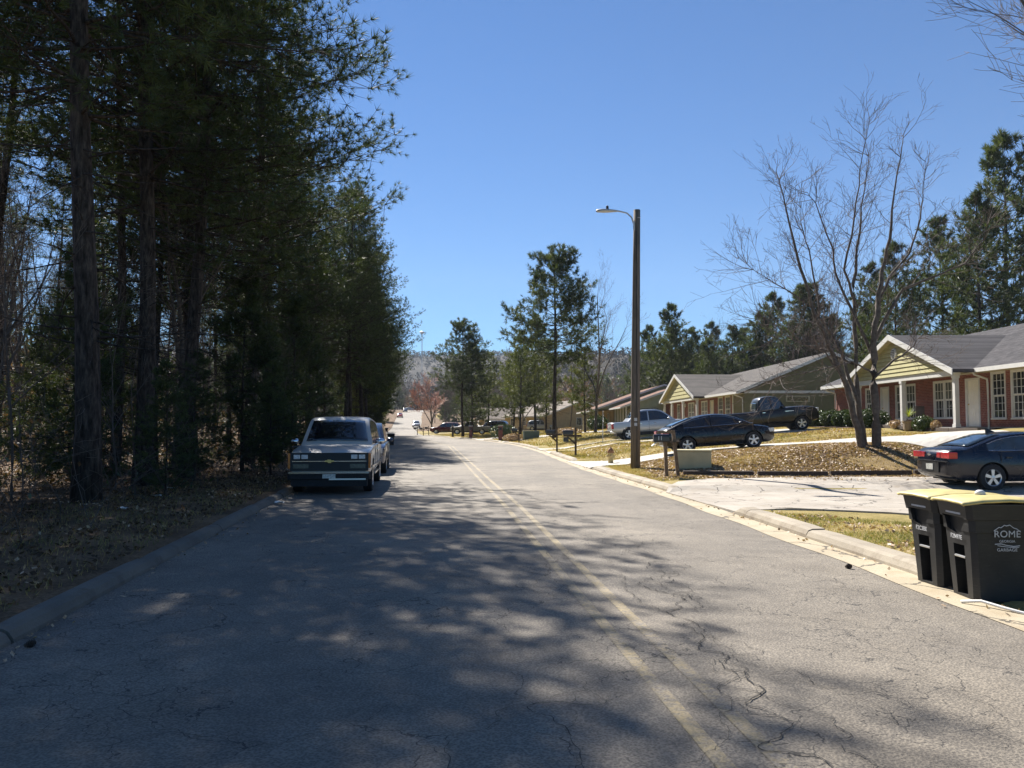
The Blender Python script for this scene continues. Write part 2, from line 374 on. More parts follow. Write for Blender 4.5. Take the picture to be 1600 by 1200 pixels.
t = NT('scuffed_bin_plastic'); v = t.coords('obj')
sc_ = t.noise(t.map(v, (3, 3, 22)), 3, 5, 0.7); du = t.noise(v, 4, 4)
c = t.mix(t.ramp(sc_, [(0.56, (0, 0, 0)), (0.70, (0.35, 0.35, 0.35))]), t.ramp(du, [(0.35, (0.008, 0.0085, 0.009)), (0.7, (0.022, 0.021, 0.020))]), (0.075, 0.07, 0.062))
M['plastic'] = t.finish(c, 0.55, bump=t.noise(v, 90, 2), bstr=0.15, bdist=0.003)
M['plastic_lid'] = simple('yellow_bin_lid', (0.52, 0.43, 0.17), 0.5, 0.3, 5)
M['lid_edge'] = simple('black_lid', (0.02, 0.02, 0.02), 0.5)
M['print'] = simple('white_print', (0.50, 0.51, 0.52), 0.6, 0.15, 40)
M['print_bright'] = simple('bright_white_print', (0.60, 0.60, 0.60), 0.6, 0.05, 40)
M['metalbar'] = simple('galvanised_bar', (0.65, 0.66, 0.67), 0.3, 0.05, metal=0.8)
M['pole'] = NT('weathered_pole')
t = M['pole']; v = t.coords('obj'); f = t.noise(t.map(v, (14, 14, 0.7)), 2, 5, 0.6)
M['pole'] = t.finish(t.ramp(f, [(0.3, (0.075, 0.06, 0.045)), (0.55, (0.16, 0.13, 0.10)), (0.75, (0.24, 0.20, 0.155))]), 0.9, bump=f, bstr=0.6, bdist=0.01)
M['wood'] = simple('weathered_timber', (0.17, 0.115, 0.07), 0.9, 0.4, 14, bumpy=True)
M['darkwood'] = simple('dark_timber', (0.075, 0.055, 0.04), 0.9, 0.4, 14, bumpy=True)
M['lampgrey'] = simple('lamp_grey', (0.50, 0.50, 0.49), 0.4, 0.1, metal=0.4)
M['utility'] = simple('utility_box_paint', (0.50, 0.43, 0.24), 0.55, 0.1, 3)
M['utility_dark'] = simple('dark_green_box_paint', (0.06, 0.085, 0.06), 0.55, 0.1, 3)
M['mailblack'] = simple('black_mailbox_metal', (0.02, 0.02, 0.022), 0.35, 0.2, coat=0.2)
M['mailwhite'] = simple('pale_stone_cap', (0.50, 0.47, 0.42), 0.8, 0.1)
M['hydrant'] = simple('faded_yellow_hydrant', (0.52, 0.40, 0.17), 0.6, 0.2, 12)
M['rust'] = simple('rusty_bonnet', (0.30, 0.15, 0.07), 0.8, 0.3, 18)
M['pot'] = simple('stone_planter', (0.26, 0.20, 0.14), 0.8, 0.2, 9)
M['chair'] = simple('grey_outdoor_chair', (0.14, 0.12, 0.11), 0.7, 0.2)
M['paper'] = simple('pale_litter', (0.7, 0.7, 0.68), 0.7, 0.1)
M['hose'] = simple('white_hose', (0.75, 0.73, 0.68), 0.5, 0.08)

# ------------------------------------------------------------------ road and ground shape
RY = [-40, 7, 9.2, 20, 30, 52, 68, 82, 101, 125, 145, 165, 200, 240, 300, 380, 430, 1700]
RX = [5.1, 4.6, 4.56, 4.0, 3.1, 2.0, .6, -1.8, -6.2, -13.4, -17, -19.6, -23.5, -27, -34, -42, -45, -45]
LY = [-40, 5.97, 18.3, 30, 45, 64, 82, 101, 125, 145, 165, 200, 240, 300, 380, 430, 1700]
LX = [-2.6, -3.82, -5.27, -6.6, -8.3, -10.6, -13.0, -16.2, -19.9, -22.6, -25.6, -30.2, -35.5, -43, -50.5, -53.5, -53.5]
def _sm(Y, ys, xs):
    Y = np.asarray(Y, dtype=float); w = np.clip(np.abs(Y) * 0.035, 0.4, 8)
    return sum(np.interp(Y + k * w, ys, xs) for k in (-2, -1, 0, 1, 2)) / 5
def kR(Y): return _sm(Y, RY, RX)
def kL(Y): return _sm(Y, LY, LX)
def roadz(Y): return np.interp(Y, [-40, 130, 170, 210, 240, 300, 380, 410, 450, 1700], [0, 0, .3, .9, 2.0, 4.9, 8.6, 9.2, 9.0, 12])
def sstep(a, b, x):
    q = np.clip((np.asarray(x, dtype=float) - a) / (b - a), 0, 1); return q * q * (3 - 2 * q)
OPEN = [(2.0, 8.85), (15.4, 20.2), (31.0, 37.2), (47.8, 50.6), (52.6, 56.0), (76, 79), (88, 92), (106, 109)]
def lift(Y):
    Y = np.asarray(Y, dtype=float); r = np.full(Y.shape, 0.12)
    for a, b in OPEN: r = np.minimum(r, 0.01 + 0.11 * (1 - sstep(a - .35, a + .15, Y) * (1 - sstep(b - .15, b + .35, Y))))
    return r
def wob(X, Y):
    return (np.sin(X * .9 + 1.3 * np.sin(Y * .37)) * np.sin(Y * .7 + .8) + .5 * np.sin(X * 2.3 + Y * 1.7)) * 0.025
def gz(X, Y):
    X = np.asarray(X, dtype=float); Y = np.asarray(Y, dtype=float)
    ur = X - kR(Y); ul = kL(Y) - X
    rise = np.interp(ur, [0, 1.5, 4, 7, 9.4, 13, 16, 22, 40, 90, 400], [0, .06, .5, .78, .93, 1.25, 1.46, 1.5, 2.2, 6, 30])
    rise = rise * sstep(24.0, 28.3, Y) * (1 - .55 * sstep(78, 105, Y))
    zr = lift(Y) + rise + wob(X, Y) * sstep(.5, 4, ur) * sstep(20, 30, Y)
    zl = .12 + .02 * np.maximum(ul, 0) + wob(X, Y) * sstep(.5, 3, ul) * 1.5 + np.interp(ul, [0, 60, 400], [0, 0, 22])
    return roadz(Y) + np.where(ur > 0, zr, np.where(ul > 0, zl, 0))
def GZ(x, y): return float(gz(x, y))

rows = np.concatenate([np.arange(-30, 34, .4), np.arange(34, 64, .8), np.arange(64, 170, 2), np.arange(170, 440, 8), np.arange(440, 1700, 60)])
def sheet(name, mat, xa, xb, z, rws, n=1, dz=0.0):
    V = []; cols = np.linspace(0, 1, n + 1)
    for y in rws:
        a, b = xa(y), xb(y)
        for c in cols: V.append((a + (b - a) * c, y, z(y) + dz))
    m = n + 1; F = [(i * m + j, i * m + j + 1, (i + 1) * m + j + 1, (i + 1) * m + j) for i in range(len(rws) - 1) for j in range(n)]
    return fastmesh(name, V, F, mat)
rr = rows[rows < 1000]
tag(sheet('road', M['asphalt'], lambda y: float(kL(y)) - .02, lambda y: float(kR(y)) + .02, lambda y: float(roadz(y)), rr, 8), kind='structure')
gr = rows[rows < 130]
tag(sheet('gutter', M['gutter'], lambda y: float(kR(y)) - .42 - .03 * math.sin(y * 1.7), lambda y: float(kR(y)) + .01, lambda y: 0.0, gr, 1, .006), kind='structure')

def terrain(side):
    U = np.concatenate([[0, .22, .3], np.arange(.8, 30, .6), np.geomspace(30.5, 1400, 26)])
    YY, UU = np.meshgrid(rows, U, indexing='ij')
    XX = (kR(YY) + UU) if side > 0 else (kL(YY) - UU)
    ZZ = gz(XX, YY)
    ZZ = np.where(UU < .1, roadz(YY) - .06, ZZ)
    V = np.stack([XX, YY, ZZ], -1).reshape(-1, 3)
    n, m = YY.shape
    i, j = np.meshgrid(np.arange(n - 1), np.arange(m - 1), indexing='ij')
    a = i * m + j
    F = np.stack([a, a + 1, a + m + 1, a + m] if side > 0 else [a, a + m, a + m + 1, a + 1], -1).reshape(-1, 4)
    cx = XX[:-1, :-1].ravel(); cy = YY[:-1, :-1].ravel(); cu = UU[:-1, :-1].ravel()
    if side > 0:
        idx = np.where((cy > 22) & (cy < 30.5) & (cu > 1.5) & (cx < 13) & (cy < 31.2 - .08 * cx), 1, 0)
        idx = np.where((cu > 26) | ((cy > 165) & (np.sin(cu * .7) + np.sin(cy * .06) > -.9)), 2, idx)
        return fastmesh('ground', V, F, [M['lawn'], M['bank'], M['litter']], smooth=True, midx=idx)
    return fastmesh('forest_floor', V, F, [M['litter']], smooth=True)
tag(terrain(1), kind='structure'); tag(terrain(-1), kind='structure')

# kerbs, cast in lengths with joints
def kerb_run(side, spans, name, label):
    root = empty(name, (0, 0, 0)); tag(root, label, None, None, 'structure')
    k = kR if side > 0 else kL
    for (a, b) in spans:
        y = a
        while y < b - .3:
            ln = R.uniform(2.6, 3.4) if y < 70 else 9.0
            e = min(b, y + ln); j = .012 if y < 40 else .03
            dz = R.uniform(-.012, .012); dx = R.uniform(-.012, .012)
            prof = [(0, -.12), (.015, .05), (.05, .115), (.11, .14), (.30, .145), (.31, -.12)] if side > 0 else [(0, -.12), (.03, .03), (.07, .09), (.12, .115), (.26, .12), (.27, -.12)]
            mb = MB(); V = []; F = []
            ys = np.linspace(y + j, e - j, max(2, int((e - y) / 1.0) + 1)); ys = np.unique(np.r_[ys, y + .4, e - .4]); n = len(ys)
            for q, yy in enumerate(ys):
                zt = .93 if (q in (0, n - 1)) else 1
                if q == 0 and y == a and a != 8.9: zt = .25
                if q == n - 1 and e == b: zt = .25
                zo = .02 * math.sin(yy * .9)
                for (u, z) in prof:
                    V.append((float(k(yy)) + side * (u + dx), yy, float(roadz(yy)) + (z * zt if z > 0 else z) + (dz if z > 0 else 0)))
            m = len(prof)
            for q in range(n - 1):
                for w in range(m):
                    f = (q * m + w, q * m + (w + 1) % m, (q + 1) * m + (w + 1) % m, (q + 1) * m + w)
                    F.append(f if side < 0 else f[::-1])
            F.append(tuple(range(m))); F.append(tuple((n - 1) * m + w for w in range(m))[::-1])
            mb.add(V, F); mb.build('kerb_stone', M['kerb' if side > 0 else 'kerb_shaded'], root, smooth=False)
            y = e
kerb_run(1, [(-6, 2.0), (8.9, 15.5), (20.1, 31.0), (37.2, 47.8), (50.6, 52.6), (56, 76), (79, 88), (92, 106), (109, 130)], 'kerb', 'concrete kerb along the lawns and driveways')
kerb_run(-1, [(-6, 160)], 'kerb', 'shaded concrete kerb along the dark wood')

# faded centre lines
CY = [-30, 4, 8, 17, 25, 40, 64, 100, 130, 200]; CX = [3.6, 1.22, .83, 0, -.85, -2.4, -4.9, -11.8, -18.3, -27.2]
def cl(y): return float(np.interp(y, CY, CX))
for s in (-.15, .15):
    o = sheet('road_line', M['yellow'], lambda y: cl(y) + s - .05, lambda y: cl(y) + s + .05, lambda y: float(roadz(y)), rows[(rows > -6) & (rows < 120)], 1, .005)
    tag(o, 'faded yellow centre line painted on the grey asphalt', None, None, 'structure')

# long irregular cracks in the asphalt
def cracks_main():
    V = []; F = []
    def run(x, y, ang, ln, w, spawn):
        p = [(x, y)]; st = .035; out = []; a0 = ang
        for i in range(int(ln / st)):
            ang = ang * .80 + R.gauss(0, .42) + (R.choice((-1, 1)) * .7 if R.random() < .12 else 0)
            x += math.sin(spawn + ang) * st; y += math.cos(spawn + ang) * st; p.append((x, y))
            if ln > 1 and R.random() < .018: out.append((x, y, ang + R.choice((-1, 1)) * R.uniform(.6, 1.4), ln * R.uniform(.12, .35), w * .6, spawn))
        n0 = len(V)
        for i, (a, b) in enumerate(p):
            q = p[min(i + 1, len(p) - 1)]; r = p[max(i - 1, 0)]
            dx, dy = q[0] - r[0], q[1] - r[1]; L = math.hypot(dx, dy) + 1e-6
            ww = w * R.uniform(.3, 1.3) * min(1, (len(p) - i) / 12 + .1)
            V.append((a - dy / L * ww, b + dx / L * ww, .0085)); V.append((a + dy / L * ww, b - dx / L * ww, .0085))
        for i in range(len(p) - 1): F.append((n0 + 2 * i + 1, n0 + 2 * i + 3, n0 + 2 * i + 2, n0 + 2 * i))
        return out
    seeds = [(.98, 2.6, 0, 12, .0055, -.1), (1.12, 2.4, 0, 4, .003, -.1), (.45, 8, .0, 8, .004, -.1), (-2.2, 4.2, 0.5, 2.6, .0022, 1.3), (-1.0, 5.0, .2, 2.2, .002, 1.0),
             (2.2, 4.6, 0, 4, .0022, -.3), (2.9, 6.3, .2, 4, .0018, -.5), (3.2, 4.5, 0, 3, .002, .2), (3.4, 8.5, 0, 3, .0025, -.8), (2.0, 10, 0, 3, .0025, -1.2),
             (-.6, 3.6, 0, 2.2, .0025, .6), (1.4, 12, 0, 3, .003, -1.1), (-2.8, 7.5, 0, 4, .0025, .1), (-1.6, 6.6, 0, 2, .002, 1.2), (2.6, 14, 0, 3, .003, -1.3), (1.8, 3.4, 0, 3, .002, .4),
             (-3.2, 10, 0, 6, .003, -.1), (1, 17, 0, 5, .004, -.4), (-2, 14, 0, 4, .003, 1.1), (2.6, 5.2, 0, 3, .002, -1.0), (3.5, 6.6, 0, 3.5, .002, -1.2), (.3, 4.2, 0, 2.4, .002, .9), (-.2, 3.4, 0, 2, .002, 1.4)]
    for sx, sy, a, ln, w, b in seeds:
        for q in run(sx, sy, a, ln, w, b): run(*q)
    tag(fastmesh('pavement_cracks', V, F, M['crack']), kind='stuff')
cracks_main()

# driveways: slabs that follow the ground
def drive(name, mat, edgeA, edgeB, n, m, dz, label, joints=True):
    """edgeA / edgeB: polylines of equal meaning (t 0..1) bounding the drive"""
    def ip(e, t):
        e = np.array(e, float); d = np.r_[0, np.cumsum(np.hypot(*(e[1:] - e[:-1]).T))]; d /= d[-1]
        return np.interp(t, d, e[:, 0]), np.interp(t, d, e[:, 1])
    T = np.linspace(0, 1, n + 1); ax, ay = ip(edgeA, T); bx, by = ip(edgeB, T)
    W = np.linspace(0, 1, m + 1)
    X = ax[:, None] * (1 - W) + bx[:, None] * W; Y = ay[:, None] * (1 - W) + by[:, None] * W
    Z = gz(X, Y) + dz
    Z = np.maximum(Z, .004 + dz * .3)
    V = np.stack([X, Y, Z], -1).reshape(-1, 3); k = m + 1
    i, j = np.meshgrid(np.arange(n), np.arange(m), indexing='ij'); a = i * k + j
    F = list(map(tuple, np.stack([a, a + k, a + k + 1, a + 1], -1).reshape(-1, 4)))
    V = [tuple(p) for p in V]; N = len(V)
    ring = [i * k for i in range(n + 1)] + [n * k + j for j in range(1, m + 1)] + [i * k + m for i in range(n - 1, -1, -1)] + [j for j in range(m - 1, 0, -1)]
    for r in ring: V.append((V[r][0], V[r][1], V[r][2] - .25))
    for q in range(len(ring)):
        w = (q + 1) % len(ring); F.append((ring[q], N + q, N + w, ring[w]))
    me = bpy.data.meshes.new(name); me.from_pydata(V, [], F); me.materials.append(mat)
    o = link(name, me)
    tag(o, label, None, None, 'structure'); return o
drive('driveway', M['drive_old'], [(3.85, 20.1), (4.6, 22.2), (5.8, 23.4), (9, 24.0), (14, 24.0), (34, 24.2)],
      [(4.3, 15.5), (5.4, 15.0), (7.0, 14.2), (7.9, 12.2), (10, 10.4), (34, 9.0)], 60, 20, .03, 'old cracked concrete driveway beside the black bins')
drive('driveway', M['drive'], [(2.5, 37.0), (3.3, 36.2), (5.4, 35.2), (8.5, 34.6), (12.4, 33.8), (16, 33.0), (17.4, 30), (17.4, 20)],
      [(3.0, 31.2), (3.6, 32.2), (5.4, 32.3), (8.5, 31.2), (11, 30.2), (13.2, 28.4), (14.2, 26.6), (14.2, 20)], 70, 6, .035, 'pale concrete driveway under the black sedan')
drive('driveway', M['drive'], [(2.1, 50.4), (3.2, 49.8), (6, 49.6), (15, 49.6), (16.5, 49.0)], [(2.2, 47.8), (3.2, 48.2), (6, 47.6), (11, 42.6), (16.5, 42.6)], 30, 6, .035, 'pale concrete driveway leading to the old dark pickup')
drive('driveway', M['drive'], [(1.75, 56), (3, 55.2), (6, 54.6), (15, 54.6)], [(1.95, 52.6), (3, 52.8), (6, 51.6), (15, 51.4)], 20, 4, .035, 'pale concrete driveway under the silver pickup')
drive('driveway', M['drive'], [(-1.35, 79.0), (0, 79.2), (9, 79.4)], [(-.75, 76), (0, 76), (9, 76)], 14, 3, .035, 'short concrete driveway past the slim tall pine')
drive('driveway', M['drive'], [(-4.3, 92), (0, 92.5), (8, 93)], [(-3.2, 88), (0, 88), (8, 89)], 14, 3, .035, 'distant pale driveway near the brick letterbox pillar')

# ------------------------------------------------------------------ hills and hazy ridge
def hill(name, x0, x1, y0, y1, ridge, mats, nx=150, ny=40, seed=3, trees=(9000, 3.4)):
    g = np.random.default_rng(seed)
    xs = np.linspace(x0, x1, nx); ts = np.linspace(0, 1, ny)
    X, T = np.meshgrid(xs, ts); Y = y0 + (y1 - y0) * T
    H = np.interp(X, [p[0] for p in ridge], [p[1] for p in ridge]) * np.sin(np.clip(T * 1.25, 0, 1) * PI / 2) ** 1.1
    H += (g.random(H.shape) - .5) * 9 * np.clip(T * 4, 0, 1) + 4 * np.sin(X * .021 + 2 * T) * T
    V = np.stack([X, Y, H], -1).reshape(-1, 3); i, j = np.meshgrid(np.arange(ny - 1), np.arange(nx - 1), indexing='ij'); a = i * nx + j
    F = np.stack([a, a + 1, a + nx + 1, a + nx], -1).reshape(-1, 4)
    o = tag(fastmesh(name, V, F, mats), kind='structure')
    nt, sz = trees; xi = g.random(nt) * (x1 - x0) * .62 + x0 + (x1 - x0) * .18; ti = g.random(nt) ** .8
    gx = (xi - x0) / (x1 - x0) * (nx - 1); gt = ti * (ny - 1); zi = H[np.clip(gt.round().astype(int), 0, ny - 1), np.clip(gx.round().astype(int), 0, nx - 1)]
    HT.append((xi, y0 + (y1 - y0) * ti, zi, sz)); return o
HT = []
M['hillwood'] = ground('wooded_hill', [(0.38, (0.02, 0.022, 0.015)), (0.5, (0.045, 0.038, 0.03)), (0.62, (0.08, 0.064, 0.05))], 1.0, .02, .15)
hill('hills', -1500, 1500, 900, 1500, [(-1500, 100), (-600, 124), (-180, 118), (-60, 117), (60, 114), (120, 106), (260, 84), (420, 70), (700, 78), (1500, 60)], M['hillwood'], 320, 60)
hill('hills', -300, 900, 480, 760, [(-300, 20), (-60, 26), (0, 40), (60, 58), (140, 62), (240, 52), (420, 50), (900, 60)], M['hillwood'], 260, 50, 5, (6500, 2.4))

# ------------------------------------------------------------------ vegetation builders
def segtubes(P0, P1, r0, r1, n=4):
    P0 = np.array(P0); P1 = np.array(P1); r0 = np.array(r0)[:, None]; r1 = np.array(r1)[:, None]
    d = P1 - P0; d /= np.linalg.norm(d, axis=1, keepdims=True) + 1e-9
    ref = np.where(np.abs(d[:, 2:3]) > .9, [[1., 0, 0]], [[0, 0, 1.]])
    a = np.cross(d, ref); a /= np.linalg.norm(a, axis=1, keepdims=True); b = np.cross(d, a)
    N = len(P0); V = np.zeros((N, 2 * n, 3))
    for k in range(n):
        t = 2 * PI * k / n; o = a * math.cos(t) + b * math.sin(t)
        V[:, k] = P0 + o * r0; V[:, n + k] = P1 + o * r1
    base = (np.arange(N) * 2 * n)[:, None]
    F = np.concatenate([np.array([[k, (k + 1) % n, n + (k + 1) % n, n + k]]) + base for k in range(n)])
    return V.reshape(-1, 3), F

class Skel:
    def __init__(s, seed): s.a = []; s.b = []; s.r0 = []; s.r1 = []; s.R = random.Random(seed)
    def seg(s, p, q, r, t): s.a.append(tuple(p)); s.b.append(tuple(q)); s.r0.append(r); s.r1.append(t)
    def build(s, name, mat, parent, n=4, rmin=0, rmax=9, smooth=True):
        k = [i for i in range(len(s.a)) if rmin <= s.r0[i] < rmax]
        if not k: return None
        V, F = segtubes([s.a[i] for i in k], [s.b[i] for i in k], [s.r0[i] for i in k], [s.r1[i] for i in k], n)
        return fastmesh(name, V, F, mat, parent, smooth)
    def grow(s, p, d, L, r, lvl, maxl, up=.08, wig=.16, kids=(3, 5), ratio=.62, ang=.7, rk=.55, minr=.004):
        n = 5 if lvl < 2 else 3
        p = Vector(p); d = Vector(d).normalized(); st = L / n; rr = s.R
        for i in range(n):
            d = (d + Vector((rr.gauss(0, wig), rr.gauss(0, wig), rr.gauss(0, wig * .6) + up))).normalized()
            q = p + d * st; ra = r * (1 - .75 * i / n) if True else r; rb = r * (1 - .75 * (i + 1) / n)
            s.seg(p, q, max(ra, minr), max(rb, minr * .7))
            p = q
            if lvl < maxl and (i > 0 or lvl > 0):
                for _ in range(rr.randint(*kids) if i < n - 1 else kids[1]):
                    if rr.random() < .62:
                        ax = Vector((rr.gauss(0, 1), rr.gauss(0, 1), rr.gauss(0, 1))).cross(d).normalized()
                        cd = Matrix.Rotation(rr.uniform(ang * .6, ang * 1.25), 3, ax) @ d
                        s.grow(p, cd, L * ratio * rr.uniform(.6, 1.1) * (1 - .35 * i / n), max(rb * rk, minr), lvl + 1, maxl, up, wig, kids, ratio, ang, rk, minr)

def tufts(C, A, ln, nb, w, seed, spread=.82):
    """needle tufts: C centres, A axes, nb blades each -> triangles"""
    g = np.random.default_rng(seed); N = len(C)
    C = np.repeat(np.array(C), nb, 0); A = np.repeat(np.array(A), nb, 0)
    d = A / (np.linalg.norm(A, axis=1, keepdims=True) + 1e-9) * g.uniform(.35, 1.0, (N * nb, 1)) + g.normal(0, 1, (N * nb, 3)) * spread * .5
    d /= np.linalg.norm(d, axis=1, keepdims=True)
    sd = np.cross(d, g.normal(0, 1, (N * nb, 3))); sd /= np.linalg.norm(sd, axis=1, keepdims=True)
    L = ln * g.uniform(.65, 1.15, (N * nb, 1))
    V = np.stack([C - sd * w, C + sd * w, C + d * L], 1).reshape(-1, 3)
    F = np.arange(N * nb * 3).reshape(-1, 3)
    return V, F

def quads(C, size, seed, asp=.6, flat=0.0, nrm=None):
    g = np.random.default_rng(seed); C = np.array(C); N = len(C)
    a = g.normal(0, 1, (N, 3)); a[:, 2] *= (1 - flat); a /= np.linalg.norm(a, axis=1, keepdims=True)
    b = np.cross(a, g.normal(0, 1, (N, 3)) * np.array([1 - flat, 1 - flat, 1]) if flat < 1 else np.tile([0, 0, 1.], (N, 1)))
    b /= np.linalg.norm(b, axis=1, keepdims=True) + 1e-9
    s = size * g.uniform(.6, 1.25, (N, 1))
    V = np.stack([C - a * s, C - b * s * asp, C + a * s, C + b * s * asp], 1).reshape(-1, 3)
    return V, np.arange(N * 4).reshape(-1, 4)

def pine(name, seed, h, r, c0, spread, needle, blade=.26, nb=12, bw=.012, step=.5, per=4, twigs=7, dead=14, shape=.7, dens=1.0):
    root = empty(name)
    sk = Skel(seed); rr = sk.R
    n = 12; bx = rr.uniform(-.02, .02); by = rr.uniform(-.02, .02)
    def tp(z): return Vector((bx * z + .10 * math.sin(z * .45 + seed), by * z + .10 * math.cos(z * .38 + seed) - .1, z))
    def tr(z): return r * (1 - .88 * (z / h) ** 1.15) + (.35 * r * math.exp(-z * 2.2))
    zs = [h * (i / n) ** 1.1 for i in range(n + 1)]
    mb = MB(); mb.tube([tp(z) - (Vector((0, 0, .4)) if z == 0 else Vector()) for z in zs], [tr(z) for z in zs], 10)
    mb.build('trunk', M['bark'], root, smooth=True)
    C = []; A = []
    z = c0 * h
    while z < h * .985:
        t_ = (z - c0 * h) / (h - c0 * h)
        prof = (1 - t_) ** shape * min(1, .45 + t_ * 3.2)
        for k in range(per):
            if rr.random() > dens * .92: continue
            az = rr.uniform(0, 2 * PI); el = -.12 + .75 * t_ + rr.gauss(0, .15)
            L = max(.35, spread * prof * rr.uniform(.65, 1.15))
            d = Vector((math.cos(az) * math.cos(el), math.sin(az) * math.cos(el), math.sin(el)))
            p = tp(z); ns = 6; br = tr(z) * .32 * (.4 + .6 * prof) + .006
            for i in range(ns):
                d = (d + Vector((rr.gauss(0, .10), rr.gauss(0, .10), .045 + rr.gauss(0, .06)))).normalized()
                q = p + d * (L / ns); sk.seg(p, q, max(br * (1 - i / ns), .006), max(br * (1 - (i + 1) / ns), .005)); p = q
                f = (i + 1) / ns
                if f > .25:
                    for _ in range(max(1, int(twigs * L / spread * .5 + rr.random()))):
                        sd = Vector((rr.gauss(0, 1), rr.gauss(0, 1), rr.gauss(0, .5) + .15)).normalized()
                        td = (d * rr.uniform(.3, 1) + sd).normalized(); tl = L * rr.uniform(.12, .28) * (1.2 - f * .5) + .12
                        m = p + td * tl * .55; e = m + (td + Vector((0, 0, .3))).normalized() * tl * .45
                        sk.seg(p, m, .008, .006); sk.seg(m, e, .006, .004)
                        C.append(tuple(e)); A.append(tuple(td + Vector((0, 0, .25))))
                        C.append(tuple(m)); A.append(tuple(td))
                        if rr.random() < .6: C.append(tuple(m.lerp(e, .5) + Vector((rr.gauss(0, .06), rr.gauss(0, .06), rr.gauss(0, .06))))); A.append(tuple(td))
            C.append(tuple(p)); A.append(tuple(d))
        z += step * rr.uniform(.7, 1.3)
    C.append(tuple(tp(h))); A.append((0, 0, 1))
    for k in range(dead):
        z = h * rr.uniform(.12, max(.14, c0 + .15)); az = rr.uniform(0, 2 * PI); el = rr.uniform(-.35, .2)
        sk.grow(tp(z), (math.cos(az) * math.cos(el), math.sin(az) * math.cos(el), math.sin(el)), rr.uniform(.8, 2.6), .018, 1, 2, up=-.02, wig=.14, kids=(0, 2), ratio=.45, minr=.005)
    sk.build('limbs', M['bark'], root, 4)
    V, F = tufts(C, A, blade, nb, bw, seed)
    fastmesh('crown', V, F, needle, root)
    return root

def bare_tree(name, seed, h, r, maxl=4, mat='greybark', twig='twig', kids=(1, 3), trunk=.35, minr=.006, ang=.6, n=4, up=.06, ratio=.66):
    root = empty(name); sk = Skel(seed); rr = sk.R
    tp = Vector((0, 0, -.2)); d = Vector((rr.gauss(0, .05), rr.gauss(0, .05), 1)).normalized()
    L = h * trunk; mb = MB(); pts = [tp]; rad = [r * 1.25]
    for i in range(5):
        d = (d + Vector((rr.gauss(0, .05), rr.gauss(0, .05), .1))).normalized(); pts.append(pts[-1] + d * L / 5); rad.append(r * (1 - .06 * i))
    mb.tube(pts, rad, 9); mb.build('trunk', M[mat], root, smooth=True)
    for k in range(rr.randint(3, 4)):
        az = 2 * PI * k / 3.5 + rr.uniform(-.5, .5)
        sk.grow(pts[-1] - Vector((0, 0, rr.uniform(0, L * .2))), (math.cos(az) * .55, math.sin(az) * .55, 1), h * (1 - trunk) * rr.uniform(.75, .95), r * .6, 0, maxl, up=up, wig=.11, kids=kids, ratio=ratio * .8, ang=ang, rk=.5, minr=minr)
    sk.grow(pts[-1], (0, 0, 1), h * (1 - trunk), r * .8, 0, maxl, up=up, wig=.10, kids=kids, ratio=ratio * .8, ang=ang, rk=.5, minr=minr)
    sk.build('limbs', M[mat], root, 6, .03, 9); sk.build('crown', M[twig], root, 3, 0, .03)
    return root

def shrub(name, loc, rx, ry, rz_, label, group=None, n=900, leaf='leaf', size=.035, cat='shrub'):
    g = np.random.default_rng(int(abs(loc[0] * 37 + loc[1] * 91)) + 5)
    root = empty(name, loc, 0, label, cat, group)
    n = n * 2; d = g.normal(0, 1, (n, 3)); d /= np.linalg.norm(d, axis=1, keepdims=True)
    bump = 1 + .10 * np.sin(d[:, 0:1] * 5 + 1) * np.cos(d[:, 1:2] * 6) + g.normal(0, .035, (n, 1))
    P = d * np.array([rx, ry, rz_]) * bump * g.uniform(.72, 1.0, (n, 1)) ** .5 + [0, 0, rz_ * .92]
    P = P[P[:, 2] > .02]; size = size * 1.25
    V, F = quads(P, size, 3, .5); fastmesh('foliage', V, F, M[leaf], root)
    m = MB()
    pr = []
    for i in range(7):
        a = PI * i / 6; pr.append((max(.01, math.sin(a)) * .58, 1 - math.cos(a)))
    m.lathe([(p[0], p[1]) for p in pr], 12)
    m.v = [(x * rx, y * ry, z * rz_ * .78 + .02) for x, y, z in m.v]
    m.build('inner_growth', M['leaf'] if leaf in ('leaf', 'yucca') else M[leaf], root, smooth=True)
    mm = MB()
    for k in range(4): mm.tube([(0, 0, -.1), (R.uniform(-.3, .3) * rx, R.uniform(-.3, .3) * ry, rz_ * .8)], [.02, .01], 5)
    mm.build('stems', M['greybark'], root)
    return root
